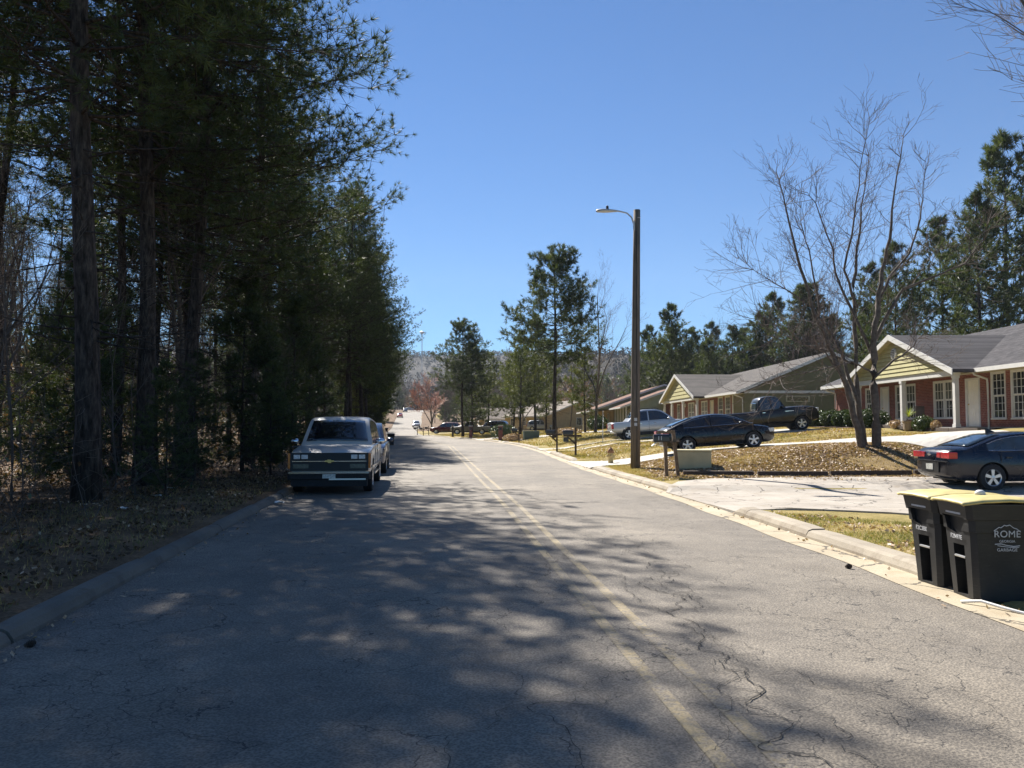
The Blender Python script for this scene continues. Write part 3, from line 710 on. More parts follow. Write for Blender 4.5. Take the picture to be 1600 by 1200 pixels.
# ------------------------------------------------------------------ houses
def window(root, x, y0, y1, z0, z1, cols=3, rws=3, double=False, blind=False, facing='x'):
    """sash window in a wall whose face is x = const, looking towards -x"""
    w = .07; m = MB()
    def bx(xa, xb, ya, yb, za, zb, mb): mb.box(xa, xb, ya, yb, za, zb)
    bx(x - .03, x + .10, y0, y0 + w, z0, z1, m); bx(x - .03, x + .10, y1 - w, y1, z0, z1, m)
    bx(x - .03, x + .10, y0 + w, y1 - w, z1 - w, z1, m); bx(x - .05, x + .10, y0 - .03, y1 + .03, z0 - .06, z0, m)
    fr = m.build('window', M['white'], root)
    spans = [(y0 + w, y1 - w)] if not double else [(y0 + w, (y0 + y1) / 2 - .05), ((y0 + y1) / 2 + .05, y1 - w)]
    if double: MB().box(x - .03, x + .10, (y0 + y1) / 2 - .05, (y0 + y1) / 2 + .05, z0, z1 - w).build('mullion', M['white'], fr)
    for a, b in spans:
        zm = (z0 + z1 - w) / 2
        for s, (za, zb) in enumerate(((z0, zm), (zm, z1 - w))):
            xo = x + (.05 if s == 0 else .02)
            mb = MB(); t = .04
            mb.box(xo - .015, xo + .015, a, a + t, za, zb); mb.box(xo - .015, xo + .015, b - t, b, za, zb)
            mb.box(xo - .015, xo + .015, a + t, b - t, za, za + t); mb.box(xo - .015, xo + .015, a + t, b - t, zb - t, zb)
            for c in range(1, cols):
                yc = a + (b - a) * c / cols; mb.box(xo - .012, xo + .008, yc - .010, yc + .010, za + t, zb - t)
            for c in range(1, rws):
                zc = za + (zb - za) * c / rws; mb.box(xo - .010, xo + .006, a + t, b - t, zc - .010, zc + .010)
            mb.build('sash', M['white'], fr)
            MB().box(xo + .010, xo + .014, a + t, b - t, za + t, zb - t).build('pane', M['blind'] if (blind and s == 1) else M['glass'], fr)
    return fr

def door(root, x, y0, y1, z1, col='door', sub=None):
    m = MB(); m.box(x - .03, x + .1, y0, y0 + .09, 0, z1); m.box(x - .03, x + .1, y1 - .09, y1, 0, z1); m.box(x - .03, x + .1, y0 + .09, y1 - .09, z1 - .09, z1)
    m.build('door_frame', M['white'], root)
    d = MB(); a, b = y0 + .095, y1 - .095; d.box(x + .04, x + .085, a, b, .01, z1 - .095)
    wd = (b - a)
    for (u0, u1, v0, v1) in ((.12, .44, .12, .38), (.56, .88, .12, .38), (.12, .44, .45, .74), (.56, .88, .45, .74), (.12, .44, .80, .93), (.56, .88, .80, .93)):
        for (p, q, r_, s_) in ((u0, u1, v0, v0 + .008), (u0, u1, v1 - .008, v1), (u0, u0 + .02, v0, v1), (u1 - .02, u1, v0, v1)):
            d.box(x + .028, x + .0395, a + wd * p, a + wd * q, z1 * r_, z1 * s_)
    dd = d.build('door', M[col], root)
    MB().lathe([(.012, -.02), (.03, 0), (.03, .03), (.01, .05)], 10, 'x', (x - .01, b - .09 if True else a, .98)).build('door_handle', M['brass'], dd)

def front_wall(root, x, y0, y1, z0, z1, ops, mat, name='wall', th=.2):
    cuts = sorted({y0, y1, *[o[0] for o in ops], *[o[1] for o in ops]})
    m = MB()
    for a, b in zip(cuts[:-1], cuts[1:]):
        if a < y0 - 1e-6 or b > y1 + 1e-6: continue
        mid = (a + b) / 2; o = [q for q in ops if q[0] < mid < q[1]]
        if not o: m.box(x, x + th, a, b, z0, z1)
        else:
            q = o[0]
            if q[2] > z0: m.box(x, x + th, a, b, z0, q[2])
            if q[3] < z1: m.box(x, x + th, a, b, q[3], z1)
    return m.build(name, M[mat], root)

def gable_face(root, x, half, z0, apex, mat, n, c=0.0, name='siding_board'):
    """separate lapped boards filling a triangle, facing -x"""
    h = (apex - z0) / n
    for i in range(n):
        za, zb = z0 + i * h, z0 + (i + 1) * h
        ya = half * (1 - (za - z0) / (apex - z0)); yb = half * (1 - (zb - z0) / (apex - z0))
        if yb < .05: yb = .05
        MB().hexa([(x - .05, c - ya, za + .014), (x + .02, c - ya, za + .014), (x + .02, c + ya, za + .014), (x - .05, c + ya, za + .014)],
                  [(x - .012, c - yb, zb), (x + .02, c - yb, zb), (x + .02, c + yb, zb), (x - .012, c + yb, zb)]).build(name, M[mat], root)

def roof_slab(prof, th):   # top profile polyline -> closed polygon
    return prof + [(p[0], p[1] - th) for p in prof[::-1]]

def duplex(name, label, ox, oy, fl, near, far, cols, brick_span, roofm, endm, boards=9, vent=True, gspan=6.9, PA=4.72):
    r = empty(name, (ox, oy, fl), 0, label, 'house')
    E = 2.5; MX = 1.25
    MB().box(MX - .05, 13.6, near, far, -1.4, 0).build('foundation', M['walk'], r)
    MB().box(-.15, MX - .05, -gspan, gspan, -1.2, -.02).build('porch_floor', M['walk'], r)
    ops = [(a - .0, b, z0, z1) for (k, a, b, z0, z1) in cols]
    a, b = brick_span
    front_wall(r, MX, a, b, 0, E - .06, [o for o in ops if a <= o[0] <= b], 'brick')
    if near < a: front_wall(r, MX, near, a - .003, 0, E - .06, [o for o in ops if o[0] < a], endm, 'siding_wall')
    if far > b: front_wall(r, MX, b + .003, far, 0, E - .06, [o for o in ops if o[0] > b], endm, 'siding_wall')
    for (k, ya, yb, z0, z1) in cols:
        if k == 'd': door(r, MX, ya, yb, z1)
        else: window(r, MX, ya, yb, z0 + .06, z1, 3, 3 if k in 'wt' else 2, double=(k == 'D'), blind=(k == 'D'))
    MB().box(MX + .21, MX + .25, near + .3, far - .3, .02, E - .1).build('inner_wall', M['blacktrim'], r)
    RX_, RZ_ = 7.4, 5.3
    for s, yy in ((-1, near), (1, far)):
        y0, y1 = (yy, yy + .18) if s < 0 else (yy - .18, yy)
        m = MB(); m.box(MX + .205, 13.55, y0, y1, 0, E - .06); m.build('end_wall', M[endm], r)
        m = MB(); m.prism([(MX, E - .055), (13.55, E - .055), (RX_, RZ_ - .24)], y0 + .004, y1 - .004, 'y'); m.build('gable_wall', M[endm], r)
    MB().box(13.3, 13.55, near + .2, far - .2, 0, E - .06).build('rear_wall', M[endm], r)
    sl = (RZ_ - E) / (RX_ - .75)
    rf = MB().prism(roof_slab([(.62, E - .02), (RX_, RZ_), (14.18, E - .02)], .16), near - .45, far + .45, 'y').build('roof', M[roofm], r)
    # eave boards, gutter, rake boards
    MB().box(.55, .64, near - .45, -gspan - .02, E - .20, E - .03).build('gutter', M['white'], r)
    MB().box(.55, .64, gspan + .02, far + .45, E - .20, E - .03).build('gutter', M['white'], r)
    MB().box(.66, MX - .003, near - .3, far + .3, E - .20, E - .17).build('soffit', M['soffit'], r)
    for y0 in (near - .49, far + .455):
        MB().prism([(.60, E - .24), (RX_, RZ_ - .20), (RX_, RZ_ + .015), (.60, E - .01)], y0, y0 + .035, 'y').build('rake_board', M['white'], r)
        MB().prism([(14.2, E - .24), (RX_ + .003, RZ_ - .20), (RX_ + .003, RZ_ + .015), (14.2, E - .01)], y0, y0 + .035, 'y').build('rake_board', M['white'], r)
    MB().box(MX, 13.5, near - .10, near - .03, E - .16, E + .02).build('trim_board', M['white'], r)
    # porch roof
    g = gspan
    xe = .75 + (PA - E) / sl
    m = MB()
    for s in (-1, 1):
        top = [(0, PA), (s * (g + .35), E - .06)]
        def P(x, p): return (x, p[0], p[1])
        A = [P(-.35, top[0]), P(-.35, top[1]), P(.9, top[1]), P(xe, top[0])]
        B = [(p[0], p[1], p[2] - .15) for p in A]
        if s > 0: m.hexa(B, A)
        else: m.hexa(B[::-1], A[::-1])
    m.build('porch_roof', M[roofm], r)
    for s in (-1, 1):
        MB().prism([(0.004 * s, PA - .25), (s * (g + .35), E - .31), (s * (g + .35), E - .05), (0.004 * s, PA + .015)], -.39, -.352, 'x').build('rake_board', M['white'], r)
        MB().prism([(0.004 * s, PA - .26), (s * (g + .2), E - .19), (s * (g + .2), E - .165), (0.004 * s, PA - .235)], -.35, .86, 'x').build('soffit', M['soffit'], r)
    MB().box(-.05, .17, -g, g, E - .30, E - .06).build('porch_beam', M['white'], r)
    MB().box(.175, MX - .004, -g, g, E - .16, E - .12).build('porch_ceiling', M['soffit'], r)
    gable_face(r, -.06, g - .05, E - .06, PA - .27, 'siding_lit', boards)
    if vent:
        v = MB().lathe([(.02, -.05), (.26, -.045), (.28, 0), (.28, .05)], 20, 'x', (-.11, 0, PA - .94)).build('gable_vent', M['white'], r)
        for k in range(5): MB().box(-.185, -.165, -.2 + .03 * abs(k - 2), .2 - .03 * abs(k - 2), PA - 1.12 + k * .085, PA - 1.095 + k * .085).build('louvre', M['blacktrim'], v)
    return r

def column(r, y, E=2.5):
    m = MB(); m.box(-.03, .15, y - .10, y + .10, .12, E - .42); m.build('porch_column', M['white'], r)
    MB().box(-.055, .172, y - .13, y + .13, -.02, .12).build('column_base', M['white'], r)
    MB().box(-.055, .172, y - .13, y + .13, E - .42, E - .303).build('column_capital', M['white'], r)
def downspout(r, y, x=.5):
    MB().tube([(x + .09, y, 2.36), (x + .12, y, 2.22), (1.17, y, 2.02), (1.19, y, 1.8), (1.19, y, -.2)], .045, 8).build('downspout', M['white'], r)

H1 = duplex('brick_house', 'nearest red brick house with dark shingle roof, white columns and oval gable vent', 18.9, 39.25, 1.62, -17.5, 10.7,
            [('t', -14.1, -13.1, .3, 2.3), ('t', -12.7, -11.7, .3, 2.3), ('w', -7.95, -7.0, .3, 2.3), ('w', -6.65, -5.65, .3, 2.3), ('d', -4.85, -3.75, 0, 2.13), ('D', -2.9, -1.05, .35, 2.15),
             ('D', .65, 2.75, .35, 2.15), ('d', 3.45, 4.45, 0, 2.13), ('w', 5.35, 6.3, .4, 2.15), ('w', 7.3, 8.1, .4, 2.15)], (-17.5, 10.7), 'shingle', 'siding_shaded', 9, gspan=5.3, PA=4.5)
for y in (-5.1, -.45, 4.45): column(H1, y)
downspout(H1, 10.4); downspout(H1, -5.5)
H2 = duplex('brick_house', 'second brick house with sunlit olive gable boards, behind the black sedan and old dark pickup', 15.3, 73.5, 1.62, -16.5, 14,
            [('w', -12.9, -11.4, .3, 2.3), ('w', -10.8, -9.3, .3, 2.3), ('d', -7.9, -6.7, 0, 2.13), ('D', -5.8, -3.6, .35, 2.15), ('D', -.9, 1.6, .35, 2.15), ('w', 5.2, 6.6, .4, 2.15), ('w', 8.6, 10.2, .4, 2.15)],
            (-13.4, 14), 'shingle_grey', 'siding_shaded', 6, vent=False, gspan=7.3)
for y in (-7.1, -1.7, 3.2, 7.0): column(H2, y)
downspout(H2, -16.3)
MB().box(1.215, 1.245, -13.75, -13.42, 0, 2.3).build('corner_board', M['white'], H2)
q_ = MB().box(4.2, 5.9, -16.56, -16.53, 1.72, 2.16).build('window', M['soffit'], H2); MB().box(4.3, 5.8, -16.575, -16.562, 1.80, 2.08).build('pane', M['glass'], q_)
for Hh, yy_ in ((H1, -9), (H1, -14), (H2, -12)):
    MB().lathe([(.05, 0), (.05, .35), (.08, .36), (.08, .42), (.01, .45)], 10, 'z', (5.6, yy_, 4.45)).build('roof_vent', M['soffit'], Hh)
# wall lantern pair on the second house
for y in (-1.3, 2.4):
    MB().lathe([(.04, 1.75), (.08, 1.82), (.08, 2.0), (.03, 2.1)], 8, 'z', (1.14, y, 0)).build('wall_lantern', M['white'], H2)

def ranch(name, label, loc, rz, L, W, wallh, rise, roofm, wallm, endm=None, over=.6, porch=0.0):
    """plain gabled house, ridge along local y, near gable at y=0 facing -y"""
    r = empty(name, loc, rz, label, 'house'); hw = W / 2
    MB().box(-hw + porch, -hw + porch + .2, 0, L, -1.5, wallh).build('wall', M[wallm], r)
    MB().box(hw - .2, hw, 0, L, -1.5, wallh).build('wall', M[wallm], r)
    for y in (0, L - .2):
        m = MB(); m.box(-hw + porch + .201, hw - .201, y, y + .2, -1.5, wallh); m.build('end_wall', M[endm or wallm], r)
        m = MB(); m.prism([(-hw, wallh + .003), (hw, wallh + .003), (0, wallh + rise - .04)], y + .004, y + .19, 'y'); m.build('gable_wall', M[endm or wallm], r)
    sl = rise / hw; zE = wallh - over * sl
    MB().prism(roof_slab([(-hw - over, zE + .16), (0, wallh + rise + .16), (hw + over, zE + .16)], .16), -.5, L + .5, 'y').build('roof', M[roofm], r)
    for s in (-1, 1):
        MB().prism([(s * .004, wallh + rise - .05), (s * (hw + over), zE - .05), (s * (hw + over), zE + .17), (s * .004, wallh + rise + .17)], -.54, -.505, 'y').build('rake_board', M['white'], r)
        MB().box(s * (hw + over + .03) - .03, s * (hw + over + .03) + .03, -.5, L + .5, zE - .02, zE + .15).build('gutter', M['white'], r)
    if porch:
        for k in range(5):
            y = .3 + k * (L - .6) / 4; MB().box(-hw + .1, -hw + .25, y - .08, y + .08, -1.5, wallh - .003).build('porch_post', M['white'], r)
    for k in range(3):
        y = L * (.15 + .3 * k); window(r, -hw + porch - .10, y, y + 1.4, .9, 2.1, 2, 2)
    f = MB(); f.box(-.9, .9, -.05, -.01, .9, 2.1); w_ = f.build('window', M['white'], r)
    for s in (-.82, .04): MB().box(s, s + .78, -.07, -.055, .98, 2.02).build('pane', M['glass'], w_)
    return r
ranch('ranch_house', 'long low house with rusty brown roof and pale green gable wall behind the silver pickup', (18.4, 97, GZ(14, 97) + .1), 0, 20, 16.4, 2.5, 2.9, 'shingle_brown', 'tanwall', 'siding_pale', .7, 2.0)
ranch('porch_wing', 'lower brown roofed wing with pale green gable in front of the long low house', (17.6, 86.5, GZ(14, 88) + .1), 0, 9.6, 10.8, 2.35, 1.95, 'shingle_brown', 'siding_pale', 'siding_pale', .5, 1.5)
ranch('tan_house', 'tan gabled house behind the slim tall pine trunk', (11.0, 127, GZ(10, 128) - .1), math.radians(24), 16, 12.5, 2.4, 2.35, 'shingle_tan', 'tanwall', 'tanwall', .5)
ranch('low_house', 'far low house with tan shingle roof behind the brick letterbox pillars', (3.2, 150, GZ(0, 150) - .3), math.radians(94), 9.5, 9, 2.2, 1.9, 'shingle_tan', 'tanwall', 'white', .5)
ranch('far_house', 'small pale house glimpsed between the pines at the road bend', (13.5, 172, GZ(8, 168)), math.radians(88), 12, 9, 2.4, 2.0, 'shingle_grey', 'white', 'tanwall', .5)

# ------------------------------------------------------------------ vehicles
def sm(xs, pts, k=1):
    p = sorted(pts); y = np.interp(xs, [q[0] for q in p], [q[1] for q in p])
    for _ in range(k): y = np.r_[y[0], (y[:-2] + 2 * y[1:-1] + y[2:]) / 4, y[-1]]
    return y
def loft(rings):
    n = len(rings[0]); V = [p for r_ in rings for p in r_]; F = []
    for i in range(len(rings) - 1):
        for j in range(n): F.append((i * n + j, i * n + (j + 1) % n, (i + 1) * n + (j + 1) % n, (i + 1) * n + j))
    F.append(tuple(range(n))[::-1]); F.append(tuple((len(rings) - 1) * n + j for j in range(n)))
    return V, F
def fix_normals(me):
    import bmesh
    b = bmesh.new(); b.from_mesh(me); bmesh.ops.recalc_face_normals(b, faces=b.faces); b.to_mesh(me); b.free()
def sharp(me, ang=35):
    for p in me.polygons: p.use_smooth = True
    try: me.set_sharp_from_angle(angle=math.radians(ang))
    except Exception: pass
def cut(o, cutters):
    for c in cutters:
        md = o.modifiers.new('cut', 'BOOLEAN'); md.operation = 'DIFFERENCE'; md.object = c; md.solver = 'EXACT'
    dg = bpy.context.evaluated_depsgraph_get(); ev = o.evaluated_get(dg)
    me = bpy.data.meshes.new_from_object(ev); o.modifiers.clear(); old = o.data; o.data = me
    for c in cutters: bpy.data.objects.remove(c)

def wheel(root, x, y, wr, style, side):
    w = .22; rr_ = wr * .64
    s = side
    t = MB().lathe([(rr_, -w / 2), (wr * .93, -w / 2), (wr, -w / 2 + .03), (wr, w / 2 - .03), (wr * .93, w / 2), (rr_, w / 2), (rr_, -w / 2)], 28, 'y', (0, 0, 0), cap=False).build('wheel', M['rubber'], root, True)
    t.location = (x, y, wr); sharp(t.data)
    if style == 'far':
        MB().lathe([(.02, s * (w / 2 - .03)), (rr_ * .98, s * (w / 2 - .01)), (rr_ * .98, s * (w / 2 - .06))], 16, 'y').build('rim', M['rim'], t); return t
    rim = MB()
    ring = [(rr_ * .99, s * (w / 2 + .002)), (rr_ * .90, s * (w / 2 - .012)), (rr_ * .90, s * (w / 2 - .05)), (rr_ * .99, s * (w / 2 - .055))]
    V = []; F = []; n = 30
    for r_, h in ring:
        for k in range(n): a = 2 * PI * k / n; V.append((r_ * math.cos(a), h, r_ * math.sin(a)))
    for i in range(4):
        for k in range(n): j = (i + 1) % 4; F.append((i * n + k, i * n + (k + 1) % n, j * n + (k + 1) % n, j * n + k))
    rim.add(V, F)
    ns = 5
    for k in range(ns):
        a = PI / 2 + 2 * PI * k / ns; ca, sa = math.cos(a), math.sin(a)
        def P(rad, off, h): return (ca * rad - sa * off, h, sa * rad + ca * off)
        h0, h1 = s * (w / 2 - .045), s * (w / 2 - .008)
        i0, i1 = rr_ * .12, rr_ * .93; wi, wo = rr_ * .13, rr_ * .20
        rim.hexa([P(i0, -wi, h0), P(i1, -wo, h0), P(i1, wo, h0), P(i0, wi, h0)], [P(i0, -wi, h1), P(i1, -wo, h1), P(i1, wo, h1), P(i0, wi, h1)])
    rim.lathe([(rr_ * .22, s * (w / 2 - .05)), (rr_ * .22, s * (w / 2 - .003)), (.01, s * (w / 2 + .002))], 14, 'y')
    rim.build('rim', M['rim'], t)
    MB().lathe([(.01, s * (w / 2 - .07)), (rr_ * .97, s * (w / 2 - .07)), (rr_ * .97, s * (w / 2 - .08))], 20, 'y').build('brake_disc', M['blacktrim'], t)
    return t

def vehicle(name, label, cat, loc, rz, sp, paintm, glass='carglass', wheels='near', tilt=0.0, group=None, scale=1.0):
    r = empty(name, loc, rz, label, cat, group, scale)
    if tilt: r.rotation_euler = (0, -tilt, rz)
    L = sp['L']; X = np.unique(np.r_[np.linspace(-L / 2, L / 2, 44), -L / 2 + .03, L / 2 - .03, sp.get('xs', [])])
    top = sm(X, sp['top']); bot = sm(X, sp['bot']); wid = sm(X, sp['wid']); sq = sp.get('sq', 0)
    rings = []
    for x, zt, zb, w in zip(X, top, bot, wid):
        H = zt - zb
        half = [(w * .84, zb), (w * .955, zb + .06 * H), (w * .99, zb + .22 * H), (w, zb + .50 * H), (w * .992, zb + .70 * H), (w * (.965 + .02 * sq), zb + .84 * H),
                (w * (.93 + .045 * sq), zt - .05 * H), (w * (.86 + .06 * sq), zt - .005), (w * .45, zt + .012)]
        rings.append([(x, 0, zb)] + [(x, a, b) for a, b in half] + [(x, 0, zt + .02)] + [(x, -a, b) for a, b in half[::-1]])
    V, F = loft(rings); me = bpy.data.meshes.new('body'); me.from_pydata(V, [], F); fix_normals(me)
    me.materials.append(M[paintm]); me.materials.append(M['blacktrim'])
    body = link('body', me, r)
    wr = sp['wr']; W = max(wid); cs = []
    for wx in sp['wx']:
        for s in (-1, 1):
            c = MB().lathe([(wr * 1.16, s * (W + .1)), (wr * 1.16, s * (W - .30))] if s > 0 else [(wr * 1.16, -(W - .30)), (wr * 1.16, -(W + .1))][::-1], 28, 'y', (wx, 0, wr)).build('cutter', M['blacktrim'])
            fix_normals(c.data); cs.append(c)
    if 'bed' in sp:
        a, b, zf = sp['bed']; c = MB().box(a, b, -W + .14, W - .14, zf, 3).build('cutter', M['blacktrim']); fix_normals(c.data); cs.append(c)
    body.parent = None
    cut(body, cs); body.parent = r; sharp(body.data, 32)
    # cabin
    c = sp['cab']; rl = c['roof']; x0, x1 = rl[0][0], rl[-1][0]; Hc = max(p[1] for p in rl)
    CX_ = np.linspace(x0, x1, 36); rz_ = sm(CX_, rl, 2); zb_ = c['belt']; wb, wt = c['wb'], c['wt']
    def hw(z): return wb - (wb - wt) * (z - zb_) / (Hc - zb_)
    rings = []
    for x, z in zip(CX_, rz_):
        z = max(z, zb_ + .02); w = hw(z)
        half = [(wb * .98, zb_ - .12), (wb, zb_), (hw(zb_ + (z - zb_) * .5), zb_ + (z - zb_) * .5), (hw(z - .035) if z - .035 > zb_ else wb, max(z - .035, zb_ + .004)), (w - .035, z - .008), (w * .6, z + .012)]
        rings.append([(x, 0, zb_ - .12)] + [(x, a, b) for a, b in half] + [(x, 0, z + .018)] + [(x, -a, b) for a, b in half[::-1]])
    V, F = loft(rings); me = bpy.data.meshes.new('cabin'); me.from_pydata(V, [], F); fix_normals(me); me.materials.append(M[c.get('mat', paintm)])
    cabin = link('cabin', me, r); sharp(me, 32)
    G = M[glass]
    def ztop(x): return float(np.interp(x, CX_, rz_))
    for (a, b) in c['side']:
        xs = np.linspace(a, b, 9)
        for s in (-1, 1):
            V = []
            for x in xs:
                zt = max(ztop(x) - .085, zb_ + .045); V.append((x, s * (hw(zb_ + .035) + .006), zb_ + .035)); V.append((x, s * (hw(zt) + .006), zt))
            F = [(2 * i, 2 * i + 2, 2 * i + 3, 2 * i + 1) for i in range(8)]
            me = bpy.data.meshes.new('side_window'); me.from_pydata(V, [], F if s < 0 else [f[::-1] for f in F]); me.materials.append(G)
            o = link('side_window', me, r); md = o.modifiers.new('solid', 'SOLIDIFY'); md.thickness = .006
            if c.get('trimline'):
                tt = MB(); tt.tube([(p[0], p[1] + s * .004, p[2] - .004) for p in V[0::2]], .011, 5); tt.tube([(p[0], p[1] + s * .004, p[2] + .004) for p in V[1::2]], .009, 5); tt.build('window_trim', M['chrome'], r)
    def screen(nm, a, b):
        xs = np.linspace(a, b, 8); V = []
        sg = 1 if b > 0 and nm == 'windshield' else -1
        for x in xs:
            z = ztop(x); w = max(hw(z) - .10, .1); n = .012
            for f in (-1, -.6, 0, .6, 1):
                zz = z + (.018 if f == 0 else .012 if abs(f) < .9 else -.002) + n; V.append((x + sg * n, f * w, zz))
        F = [(5 * i + j, 5 * (i + 1) + j, 5 * (i + 1) + j + 1, 5 * i + j + 1) for i in range(7) for j in range(4)]
        me = bpy.data.meshes.new(nm); me.from_pydata(V, [], F); me.materials.append(G)
        for p in me.polygons: p.use_smooth = True
        o = link(nm, me, r); md = o.modifiers.new('solid', 'SOLIDIFY'); md.thickness = .006; md.offset = 1
    screen('windshield', *c['wind']); screen('rear_window', *c['rear'])
    for wx in sp['wx']:
        for s in (-1, 1): wheel(r, wx, s * (W - .125), wr, wheels, s)
    MB().box(-L / 2 + .35, L / 2 - .35, -W + .38, W - .38, wr * .7, wr * 1.2).build('underbody', M['blacktrim'], r)
    # lamps
    def lamp(nm, m, boxes):
        for b in boxes:
            for s in (-1, 1):
                xa, xb, ya, yb, za, zb = b; y0, y1 = sorted((s * ya, s * yb)); MB().box(xa, xb, y0, y1, za, zb).build(nm, M[m], r, bevel=.012)
    lamp('taillight', 'redlamp', sp['tail']); lamp('headlight', 'clearlamp', sp['head'])
    mx, mz, my = sp['mirror']
    for s in (-1, 1):
        m = MB(); m.lathe([(.02, -.07), (.08, -.05), (.10, 0), (.08, .04), (.03, .06)], 10, 'x', (0, 0, 0)); m.v = [(a + mx, b * 1.15 + s * (my + .12), z * .8 + mz) for a, b, z in m.v]
        q = m.build('mirror', M[sp.get('mirm', paintm)], r, True); MB().tube([(mx, s * (my - .03), mz - .04), (mx, s * (my + .08), mz - .02)], .02, 6).build('mirror_arm', M['blacktrim'], q)
    for (dx, dz) in sp.get('handles', []):
        for s in (-1, 1): MB().box(dx - .08, dx + .08, *sorted((s * (W - .012), s * (W + .022))), dz - .014, dz + .014).build('door_handle', M[sp.get('hm', 'chrome')], r)
    for (dx, za, zb) in sp.get('seams', []):
        for s in (-1, 1):
            MB().box(dx - .006, dx + .006, *sorted((s * (W - .01), s * (W + .0025))), za, zb).build('door_seam', M['blacktrim'], r)
    return r, body

SEDAN = dict(L=4.86, top=[(-2.43, .86), (-2.36, 1.02), (-2.2, 1.06), (-1.7, 1.05), (-.5, 1.0), (.9, .97), (1.4, .93), (2.0, .82), (2.3, .72), (2.43, .62)],
             bot=[(-2.43, .42), (-2.3, .30), (-1.9, .24), (1.9, .22), (2.3, .24), (2.43, .34)], wid=[(-2.43, .66), (-2.35, .80), (-2.1, .88), (-1, .925), (1, .925), (1.9, .88), (2.2, .80), (2.43, .56)],
             wx=(-1.36, 1.40), wr=.335, cab=dict(roof=[(-2.05, 1.03), (-1.7, 1.15), (-1.1, 1.37), (-.6, 1.45), (-.1, 1.47), (.3, 1.44), (.7, 1.32), (1.45, .96)], belt=.98, wb=.84, wt=.60,
             side=[(-1.42, -.32), (-.26, .98)], wind=(.50, 1.30), rear=(-1.85, -.92), trimline=True), tail=[(-2.435, -2.22, .46, .86, .80, .96), (-2.44, -2.34, .28, .45, .81, .95)],
             head=[(2.12, 2.36, .48, .80, .60, .73)], mirror=(.82, 1.04, .86), handles=[(-.95, .84), (.15, .82)], hm='p_black', seams=[(-.28, .35, .96), (.95, .35, .92), (-1.15, .7, .98)])
mal, mb_ = vehicle('parked_car', 'black sedan with red tail lamps and roof fin, nearest car, on the cracked driveway', 'car', (13.35, 21.0, .05), math.radians(1.5), SEDAN, 'p_navy', 'carglass2')
MB().hexa([(-.95, -.03, 1.43), (-.72, -.02, 1.47), (-.72, .02, 1.47), (-.95, .03, 1.43)], [(-.97, -.008, 1.56), (-.90, -.008, 1.55), (-.90, .008, 1.55), (-.97, .008, 1.56)]).build('roof_fin', M['blacktrim'], mal)
MB().box(-2.475, -2.44, -.155, .155, .50, .65).build('licence_plate', M['plate'], mal)
MB().box(-2.46, -2.432, -.40, .40, .44, .70).build('plate_recess', M['blacktrim'], mal)
MB().box(-2.47, -2.425, -.78, .78, .715, .735).build('trunk_trim', M['blacktrim'], mal)
def bowtie(root, x, z, w, s=1, mat='chrome'):
    MB().prism([(-w, z - .015), (-w * .35, z - .018), (-w * .3, z - .04), (w * .4, z - .04), (w * .37, z - .018), (w, z - .015), (w * .9, z + .02), (w * .35, z + .018), (w * .3, z + .04), (-w * .4, z + .04), (-w * .37, z + .018), (-w * .9, z + .02)], x, x + s * .012, 'x').build('emblem', M[mat], root)
bowtie(mal, -2.475, .89, .09)
CRUZE = dict(SEDAN); CRUZE.update(L=4.6, top=[(-2.3, .84), (-2.22, 1.0), (-1.95, 1.05), (-.5, 1.0), (.9, .98), (1.35, .95), (1.9, .86), (2.15, .75), (2.3, .62)],
     bot=[(-2.3, .40), (-2.15, .28), (-1.8, .23), (1.8, .20), (2.15, .22), (2.3, .34)], wid=[(-2.3, .64), (-2.2, .78), (-1.95, .87), (-1, .90), (1, .90), (1.8, .86), (2.1, .76), (2.3, .54)], wx=(-1.36, 1.33),
     cab=dict(roof=[(-2.1, 1.02), (-1.6, 1.22), (-1.0, 1.40), (-.5, 1.47), (0, 1.48), (.4, 1.42), (.75, 1.3), (1.4, .97)], belt=.99, wb=.82, wt=.58, side=[(-1.45, -.36), (-.30, .95)], wind=(.5, 1.28), rear=(-1.95, -1.0), trimline=True),
     tail=[(-2.305, -2.06, .44, .83, .78, .95)], head=[(2.0, 2.24, .44, .76, .60, .74)])
cz, _ = vehicle('parked_car', 'black sedan parked on the pale driveway behind the wooden mailbox', 'car', (8.38, 33.0, 0), math.radians(2), CRUZE, 'p_black')
zA, zB = GZ(7.0, 33) + .035, GZ(9.7, 33) + .035
cz.location.z = (zA + zB) / 2; cz.rotation_euler = (0, -math.atan2(zB - zA, 2.7), math.radians(2))
MB().box(2.29, 2.315, -.42, .42, .36, .52).build('grille', M['blacktrim'], cz); MB().box(2.305, 2.325, -.3, .3, .60, .63).build('grille_bar', M['chrome'], cz)

PICK = dict(L=5.6, sq=1, top=[(-2.8, 1.08), (-2.76, 1.16), (-.95, 1.17), (-.5, 1.14), (.9, 1.14), (1.2, 1.14), (2.2, 1.07), (2.7, 1.0), (2.8, .92)], bot=[(-2.8, .62), (-2.7, .50), (-2, .46), (2.2, .42), (2.7, .45), (2.8, .5)],
            wid=[(-2.8, .90), (-2.7, .95), (-1, .97), (1, .97), (2.3, .96), (2.65, .93), (2.8, .88)], wx=(-1.65, 1.85), wr=.385, bed=(-2.7, -.95, .62),
            cab=dict(roof=[(-.92, 1.16), (-.86, 1.7), (-.7, 1.83), (-.2, 1.86), (.3, 1.84), (.55, 1.76), (1.25, 1.15)], belt=1.12, wb=.88, wt=.72, side=[(-.55, .05), (.12, .85)], wind=(.60, 1.17), rear=(-.915, -.85)),
            tail=[(-2.83, -2.76, .80, .93, .72, 1.02)], head=[(2.76, 2.82, .58, .90, .84, .98)], mirror=(.85, 1.24, .95), handles=[(-.05, 1.0)], seams=[(.02, .55, 1.12), (.98, .55, 1.10)])
